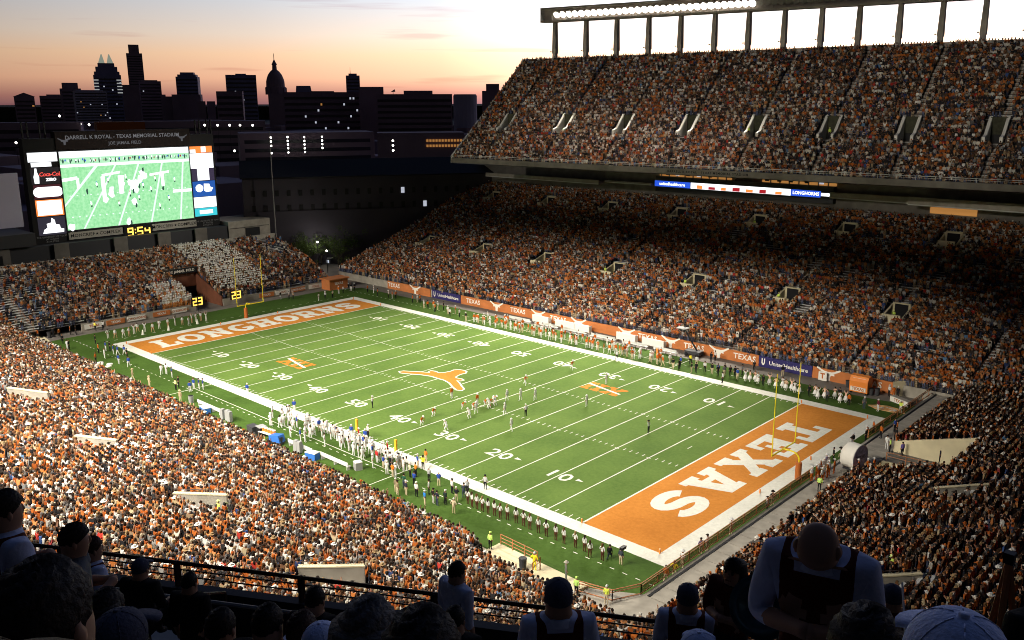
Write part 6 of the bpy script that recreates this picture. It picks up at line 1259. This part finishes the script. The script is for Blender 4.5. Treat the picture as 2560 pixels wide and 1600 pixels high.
# ------------------------------------------------------------------ the photographer's own deck
O_ = Vector((83.6, -81.1, 0)); Tt = Vector((.868, .497, 0)); Nn = Vector((.497, -.868, 0))
def D(t, d, z): return O_ + Tt * t + Nn * d + Vector((0, 0, z))
def zf(d): return 31.35 + .557 * max(0, d)
dk = empty('upper_deck', (0, 0, 0), 0, label='dark seating deck in the foreground on which the nearest people stand', cat='grandstand')
b = MB(); bn = MB(); w_ = .8
for r in range(20):
    d0 = r * w_; z = zf(d0 - .01) ; z1 = zf(d0 + w_)
    b.poly([D(-16, d0, z), D(16, d0, z), D(16, d0 + w_, z), D(-16, d0 + w_, z)]); b.poly([D(-16, d0 + w_, z), D(16, d0 + w_, z), D(16, d0 + w_, z1), D(-16, d0 + w_, z1)])
b.build('terrace', 'asph', dk)
for r in range(1, 18):
    if r in (14, 15, 16, 17): continue
    d0 = r * w_; z = zf(d0 - .01); q = [D(-16, d0 + .45, z + .40), D(13.2, d0 + .45, z + .40), D(13.2, d0 + .72, z + .40), D(-16, d0 + .72, z + .40)]; m_ = MB(); m_.prism(q, (0, 0, .045)); m_.build('bench', 'gry', dk)
b = MB(); b.prism([D(-16, -.25, 29.5), D(16, -.25, 29.5), D(16, -.25, 32.15), D(-16, -.25, 32.15)], Nn * .2); b.build('parapet', 'dgry', dk)
b = MB(); b.poly([D(-16, -.2, 29.6), D(16, -.2, 29.6), D(16, 16, 38), D(-16, 16, 38)]); b.build('soffit', 'dgry', dk)
b = MB(); b.tube(D(-15, -.15, 32.60), D(16, -.15, 32.60), .038, n=6); b.build('top_rail', 'raild', dk)
for h in (32.47, 32.34):
    b = MB(); b.tube(D(-15, -.15, h), D(16, -.15, h), .014, n=5); b.build('rail_cable', 'raild', dk)
for i in range(13):
    b = MB(); p_ = D(-14.4 + i * 2.4, -.15, 32.1); b.box(-.045, .045, -.045, .045, 0, .52); b.v = [tuple(Vector(v) + p_) for v in b.v]; b.build('rail_post', 'raild', dk)
for i, (t0, d0, t1, d1, hh) in enumerate(((-7.8, .6, -7.3, 4.6, 1.0), (-5.6, .4, -5.1, 3.4, 1.1), (-3.4, .3, -2.9, 3.0, .9), (-1.2, .3, -1.0, 2.6, .9), (-9.5, 3.2, -2.0, 3.2, .95), (-9.5, 3.2, -2.0, 3.2, .70), (-4.0, 2.4, 3.0, 2.4, .95))):
    b = MB(); b.tube(D(t0, d0, zf(d0) + hh), D(t1, d1, zf(d1) + hh), .03, n=6)
    for k in (0, .5, 1): tt, dd = t0 + (t1 - t0) * k, d0 + (d1 - d0) * k; b.tube(D(tt, dd, zf(dd)), D(tt, dd, zf(dd) + hh), .025, n=5)
    b.build('stair_rail', 'steel' if i > 3 else 'raild', dk)
# foreground people, seen from behind in the dusk light
CLOTH = {}
def tint(o, slot, m_): o.material_slots[slot].link = 'OBJECT'; o.material_slots[slot].material = M[m_]
FB = {}
GM = {}
def garment(vest, top, nz, ny):
    # one cloth material: vest on the trunk, shirt on the arms, skin above the collar; split by the body's own coordinates
    k = (vest, top, round(nz, 2))
    if k in GM: return GM[k]
    m = bpy.data.materials.new('garment'); m.use_nodes = True; t = m.node_tree; b = t.nodes['Principled BSDF']; b.inputs['Roughness'].default_value = .9; b.inputs['Specular IOR Level'].default_value = .1
    c = N(t, 'ShaderNodeTexCoord'); s_ = N(t, 'ShaderNodeSeparateXYZ'); t.links.new(c.outputs['Object'], s_.inputs[0]); X, Y, Z = s_.outputs
    def c3(nm): return tuple(M[nm].node_tree.nodes['Principled BSDF'].inputs['Base Color'].default_value)
    nz_ = N(t, 'ShaderNodeTexNoise'); nz_.inputs['Scale'].default_value = 9; nz_.inputs['Detail'].default_value = 6; t.links.new(c.outputs['Object'], nz_.inputs[0])
    ax = mth(t, 'ABSOLUTE', X)
    isv = mth(t, 'LESS_THAN', mth(t, 'ADD', ax, mth(t, 'MULTIPLY', nz_.outputs['Fac'], .02)), .165)
    r2 = mth(t, 'ADD', mth(t, 'MULTIPLY', X, X), mth(t, 'POWER', mth(t, 'SUBTRACT', Y, ny), 2.0))
    isn = mth(t, 'MULTIPLY', mth(t, 'LESS_THAN', r2, .0085), mth(t, 'GREATER_THAN', Z, nz - .02))
    isc = mth(t, 'MULTIPLY', mth(t, 'LESS_THAN', r2, .016), mth(t, 'GREATER_THAN', Z, nz - .06))
    m1 = N(t, 'ShaderNodeMixRGB'); t.links.new(isv, m1.inputs[0]); m1.inputs[1].default_value = c3(top); m1.inputs[2].default_value = c3(vest)
    m2 = N(t, 'ShaderNodeMixRGB'); t.links.new(isc, m2.inputs[0]); t.links.new(m1.outputs[0], m2.inputs[1]); m2.inputs[2].default_value = c3(top)
    m3 = N(t, 'ShaderNodeMixRGB'); t.links.new(isn, m3.inputs[0]); t.links.new(m2.outputs[0], m3.inputs[1]); m3.inputs[2].default_value = c3('skin')
    v = N(t, 'ShaderNodeMixRGB', blend_type='MULTIPLY'); v.inputs[0].default_value = 1; t.links.new(m3.outputs[0], v.inputs[1]); t.links.new(ramp(t, nz_.outputs['Fac'], [(.3, .8), (.7, 1.0)]), v.inputs[2]); t.links.new(v.outputs[0], b.inputs['Base Color'])
    bp = N(t, 'ShaderNodeBump'); bp.inputs['Strength'].default_value = .7; bp.inputs['Distance'].default_value = .03; t.links.new(nz_.outputs['Fac'], bp.inputs['Height']); t.links.new(bp.outputs[0], b.inputs['Normal'])
    GM[k] = m; return m
def fbody(kind):
    if kind not in FB:
        m = bake(kind, 'none', 3, name='foreground_body_' + kind, fgb=True); FB[kind] = m
    return FB[kind]
FACE_OUT = math.atan2(-Nn.y, -Nn.x) - math.pi / 2
def headpiece(root, kind, m_, hz, hy, s=1.0):
    b = MB()
    if kind in ('hair', 'long'):
        n1, n2 = 22, 16; r = .101 * s; k0 = len(b.v)
        for i in range(n2 + 1):
            th = math.pi * .60 * i / n2
            for j in range(n1):
                ph = 2 * math.pi * j / n1; front = max(0, math.sin(ph)); t2 = th * (1 - .35 * front)
                rr = r * (1 + .05 * math.sin(ph * 5 + i * 1.7) + .035 * math.sin(ph * 11 + i * 2.9))
                b.v.append((rr * .92 * math.sin(t2) * math.cos(ph), hy + rr * 1.12 * math.sin(t2) * math.sin(ph), hz + .015 + rr * 1.1 * math.cos(t2)))
        for i in range(n2):
            for j in range(n1): b.f.append((k0 + i * n1 + j, k0 + (i + 1) * n1 + j, k0 + (i + 1) * n1 + (j + 1) % n1, k0 + i * n1 + (j + 1) % n1)); b.mi.append(0)
        if kind == 'long':
            b.lathe([(.03, -.42), (.10, -.38), (.115, -.20), (.115, -.05), (.10, .05)], (0, hy - .035, hz + .02), 14)
    else:
        r = .103 * s; n1 = 24
        prof = [(r * math.sin(math.pi / 2 * (1 - i / 9)), r * .95 * math.sin(math.pi / 2 * i / 9)) for i in range(9)] + [(.006, r * .95)]
        b.lathe([(r * .97, -.05)] + prof, (0, hy, hz + .025), n1)
        b.v = [(v[0] * .93, hy + (v[1] - hy) * 1.12, v[2]) for v in b.v]
        b.ball((0, hy, hz + .025 + r * .95), .008, 8, 0, .6)
        br = [(.075 * math.cos(R(a)) * 1.15, hy + .11 + .10 * math.sin(R(a)), hz + .02 - .02 * math.sin(R(a))) for a in range(0, 181, 20)]
        b.prism(br, (0, 0, .008))
        for i in range(6):      # seams of the panels
            a = i * math.pi / 3 + .3; pr = None
            for k in range(8):
                t = math.pi / 2 * k / 8; q = ((r * 1.006) * math.cos(t) * math.cos(a) * .93, hy + (r * 1.006) * math.cos(t) * math.sin(a) * 1.12, hz + .025 + r * .955 * math.sin(t))
                if pr: b.tube(pr, q, .0016, n=3)
                pr = q
    return b.build('hair' if kind in ('hair', 'long') else 'cap', m_, root, True)
def fperson(hx, hy_, hz_, kind, head, hm_, top, label, legs='shk', yaw=0, s=1.0, extra=None, tilt=0, vest=None):
    t = empty('person', (0, 0, 0), 0, label=label, cat='person')
    P, _ = pose(kind, True); h = Vector(P['hd1'][0]).lerp(Vector(P['hd2'][0]), .45)
    bd = bpy.data.objects.new('body', fbody(kind)); COL.objects.link(bd); bd.parent = t
    gm = garment(vest or top, top, P['nec'][0][2], P['nec'][0][1]); M['_g'] = gm; tint(bd, 0, '_g'); tint(bd, 4, '_g'); tint(bd, 1, legs); tint(bd, 2, 'skin'); tint(bd, 3, 'skin' if head not in ('none',) else 'skin')
    if head != 'none': headpiece(t, head, M[hm_], h.z, h.y + .0, 1.0)
    for sd in (-1, 1):
        b = MB(); b.ball((sd * .082, h.y + .0, h.z - .02), .020, 8, 0, 1.5); b.build('ear', 'skin', t, True)
    if kind != 'bow': b = MB(); b.ball((0, h.y + .100, h.z - .025), .016, 8, 0, 1.6); b.build('nose', 'skin', t, True)
    if False:      # vest or strap panels over the shirt
        Ps_ = P['che'][0]; b = MB()
        n1 = 16
        for zz, rx, ry in ((-.42, .165, .135), (-.2, .168, .132), (.0, .195, .142), (.09, .165, .12)):
            for j in range(n1): a = 2 * math.pi * j / n1; b.v.append((rx * math.cos(a), Ps_[1] + ry * math.sin(a) - .005, Ps_[2] + zz))
        for i in range(3):
            for j in range(n1):
                if math.sin(2 * math.pi * (j + .5) / n1) > .85: continue
                b.f.append((i * n1 + j, i * n1 + (j + 1) % n1, (i + 1) * n1 + (j + 1) % n1, (i + 1) * n1 + j)); b.mi.append(0)
        b.build('vest', vest, t, True)
    if abs(yaw) > 2 and kind != 'bow':
        for sd in (-1, 1): b = MB(); b.ball((sd * .036, h.y + .088, h.z + .012), .013, 8); b.build('eye', 'blk', t, True); b = MB(); b.box(sd * .036 - .016, sd * .036 + .016, h.y + .088, h.y + .099, h.z + .032, h.z + .036); b.build('eyebrow', 'hair', t)
        b = MB(); b.box(-.026, .026, h.y + .085, h.y + .102, h.z - .072, h.z - .062); b.build('mouth', 'tun', t)
        if head == 'none': b = MB(); b.ball((0, h.y + .065, h.z - .105), .045, 12, 0, .8); b.build('beard', 'hair', t, True)
    b = MB(); cz = P['nec'][0]; n_ = 22
    for zz, rr in ((-.035, .108), (.012, .098), (.022, .086), (-.02, .088)):
        for j in range(n_): a = 2 * math.pi * j / n_; b.v.append((rr * math.cos(a), cz[1] + rr * 1.02 * math.sin(a), cz[2] + zz - .012 * math.sin(a)))
    for i in range(3):
        for j in range(n_): b.f.append((i * n_ + j, i * n_ + (j + 1) % n_, (i + 1) * n_ + (j + 1) % n_, (i + 1) * n_ + j)); b.mi.append(0)
    b.build('collar', top, t, True)
    t.rotation_euler = (0, 0, FACE_OUT + yaw); t.scale = (s, s, s)
    hl_ = Matrix.Rotation(FACE_OUT + yaw, 3, 'Z') @ (h * s); t.location = (hx - hl_.x, hy_ - hl_.y, hz_ - hl_.z)
    return t
fperson(93.80, -88.13, 39.52, 'stand', 'hair', 'hair', 'shk', 'person with short dark hair very close to the camera, bottom left', s=1.02)
fperson(94.38, -88.42, 39.74, 'stand', 'cap', 'capt', 'shk', 'person in a tan cap cut off by the bottom left corner')
fperson(89.34, -86.93, 37.89, 'fold', 'hair', 'hair', 'shw', 'person in pale shirt under a maroon vest at the left edge, dark hair', yaw=-.5, vest='shm', s=1.08)
fperson(88.71, -86.30, 37.21, 'fold', 'hair', 'hair', 'shj', 'person in a grey jacket standing at the left, looking right', yaw=-.9, vest=None, s=1.05)
fperson(86.66, -85.44, 36.05, 'hips', 'hair', 'hairb', 'shw', 'person in pale shirt and maroon vest right of the grey jacket', yaw=-.6, vest='shm')
fperson(91.07, -87.00, 37.88, 'stand', 'long', 'hair', 'shk', 'dark-haired person below the grey railings, left')
fperson(92.53, -87.50, 38.60, 'stand', 'cap', 'capd', 'shk', 'person in a dark cap at the bottom edge, left of the bench')
fperson(90.78, -86.21, 37.28, 'stand', 'hair', 'hair', 'shk', 'dark-haired person at the bottom edge right of the grey bench')
fperson(85.70, -84.57, 35.10, 'sit', 'cap', 'capd', 'shk', 'dark seated figure against the left railing')
fperson(85.95, -84.10, 34.80, 'stand', 'hair', 'hair', 'shk', 'dark standing figure next to the seated one at the left railing')
fperson(91.15, -86.09, 37.41, 'stand', 'hair', 'hair', 'shk', 'dark-haired person below the rail post, left of the red-haired head')
fperson(89.10, -84.39, 35.98, 'sit', 'hair', 'hair', 'shk', 'small dark figure just behind the middle of the railing')
fperson(91.29, -85.94, 37.35, 'stand', 'hair', 'hairb', 'shm', 'person with reddish brown hair at the bottom edge')
fperson(91.94, -86.24, 37.70, 'stand', 'cap', 'capb', 'shw', 'person in a light blue cap at the bottom edge, left of the grey hair')
fperson(93.63, -87.19, 38.95, 'stand', 'long', 'hairg', 'shk', 'person with smooth grey hair at the bottom, middle left')
fperson(94.20, -87.47, 39.28, 'stand', 'hair', 'hair', 'shk', 'person with big dark head of hair at the bottom, middle')
fperson(88.11, -81.61, 34.73, 'stand', 'hair', 'hair', 'shw', 'person in a pale shirt walking behind the middle of the railing', yaw=-.6, legs='shk', s=1.1)
fperson(90.34, -83.75, 36.00, 'stand', 'hair', 'hair', 'shk', 'dark head just below the pale shirted walker')
fperson(92.21, -84.55, 37.35, 'stand', 'cap', 'capd', 'shw', 'person in dark cap, maroon vest and pale collar, bottom middle', vest='shm', yaw=.3, s=1.0)
fperson(91.45, -81.59, 35.72, 'stand', 'cap', 'capd', 'shw', 'person in dark cap with wide maroon back and pale sleeves', vest='shm', s=1.15)
fperson(93.62, -85.17, 37.87, 'stand', 'cap', 'capb', 'shw', 'pale cap poking up at the bottom edge, right of the maroon back')
fperson(91.96, -81.64, 36.23, 'fold', 'long', 'hair', 'shm', 'woman in dark red top with long dark hair, turned toward the camera', yaw=2.6, s=1.0)
bigm = fperson(93.94, -84.60, 38.36, 'bow', 'none', 'hair', 'shw', 'large shaven-headed musician in pale shirt and dark vest, looking down', yaw=2.9, vest='shm', s=1.18)
fperson(94.91, -86.63, 39.20, 'stand', 'hair', 'hair', 'shk', 'person with dark hair in front of the large musician')
fperson(93.11, -80.69, 36.00, 'clap', 'cap', 'capd', 'shm', 'person in dark cap and dark red top right of the large musician')
fperson(95.20, -86.99, 39.47, 'stand', 'cap', 'capb', 'shw', 'person in a big light blue cap at the bottom right corner', s=1.05)
fperson(94.98, -84.35, 38.45, 'stand', 'hair', 'hair', 'shk', 'dark figure at the right edge beside the orange tripod', yaw=.3)
# instrument bell, tripod, flute, bag
sx = empty('sousaphone', (93.32, -83.87, 37.43), FACE_OUT, label='dark bell of a brass instrument beside the large musician', cat='instrument')
b = MB(); pr_ = [(.03, -.30), (.045, -.15), (.08, -.04), (.14, .02), (.20, .045), (.205, .05), (.14, .03), (.07, -.03), (.03, -.1)]; b.lathe(pr_, n=22)
Tm = Matrix.Rotation(R(68), 4, 'X'); b.v = [tuple(Tm @ Vector(v)) for v in b.v]; b.build('bell', mat('dark_brass', (.05, .10, .12), rough=.3, metal=.6), sx, True)
b = MB(); b.tube((0, .28, -.1), (.25, .3, -.35), .03, n=8); b.tube((.25, .3, -.35), (.3, .1, -.2), .03, n=8); b.build('tubing', mat('tubing', (.12, .12, .12), rough=.3, metal=.7), sx)
tp = empty('tripod', (0, 0, 0), 0, label='orange legged tripod standing on the deck at the right', cat='tripod')
for q in ((94.30, -82.85, 36.4), (94.62, -82.70, 36.5), (94.5, -83.1, 36.6)):
    b = MB(); b.tube((94.46, -82.90, 37.78), q, .022, n=6); b.build('leg', 'rail', tp)
b = MB(); b.box(94.43, 94.49, -82.93, -82.87, 37.76, 37.83); b.build('tripod_head', 'blk', tp)
b = MB(); b.tube((93.34, -81.2, 36.45), (93.9, -82.6, 36.3), .010, n=6); b.build('flute', 'steel', label='thin silver flute held by the person in dark red', cat='instrument')
b = MB(); pts = [(0, 0, 0), (.42, 0, 0), (.40, 0, .5), (.25, 0, .62), (.1, 0, .4)]; b.prism(pts, (0, .25, .0)); o = b.build('cloth_bag', 'shw', label='pale blue bag lying on the benches left of the middle', cat='bag'); o.location = (89.2, -85.1, 35.35); o.rotation_euler = (0, 0, .5)
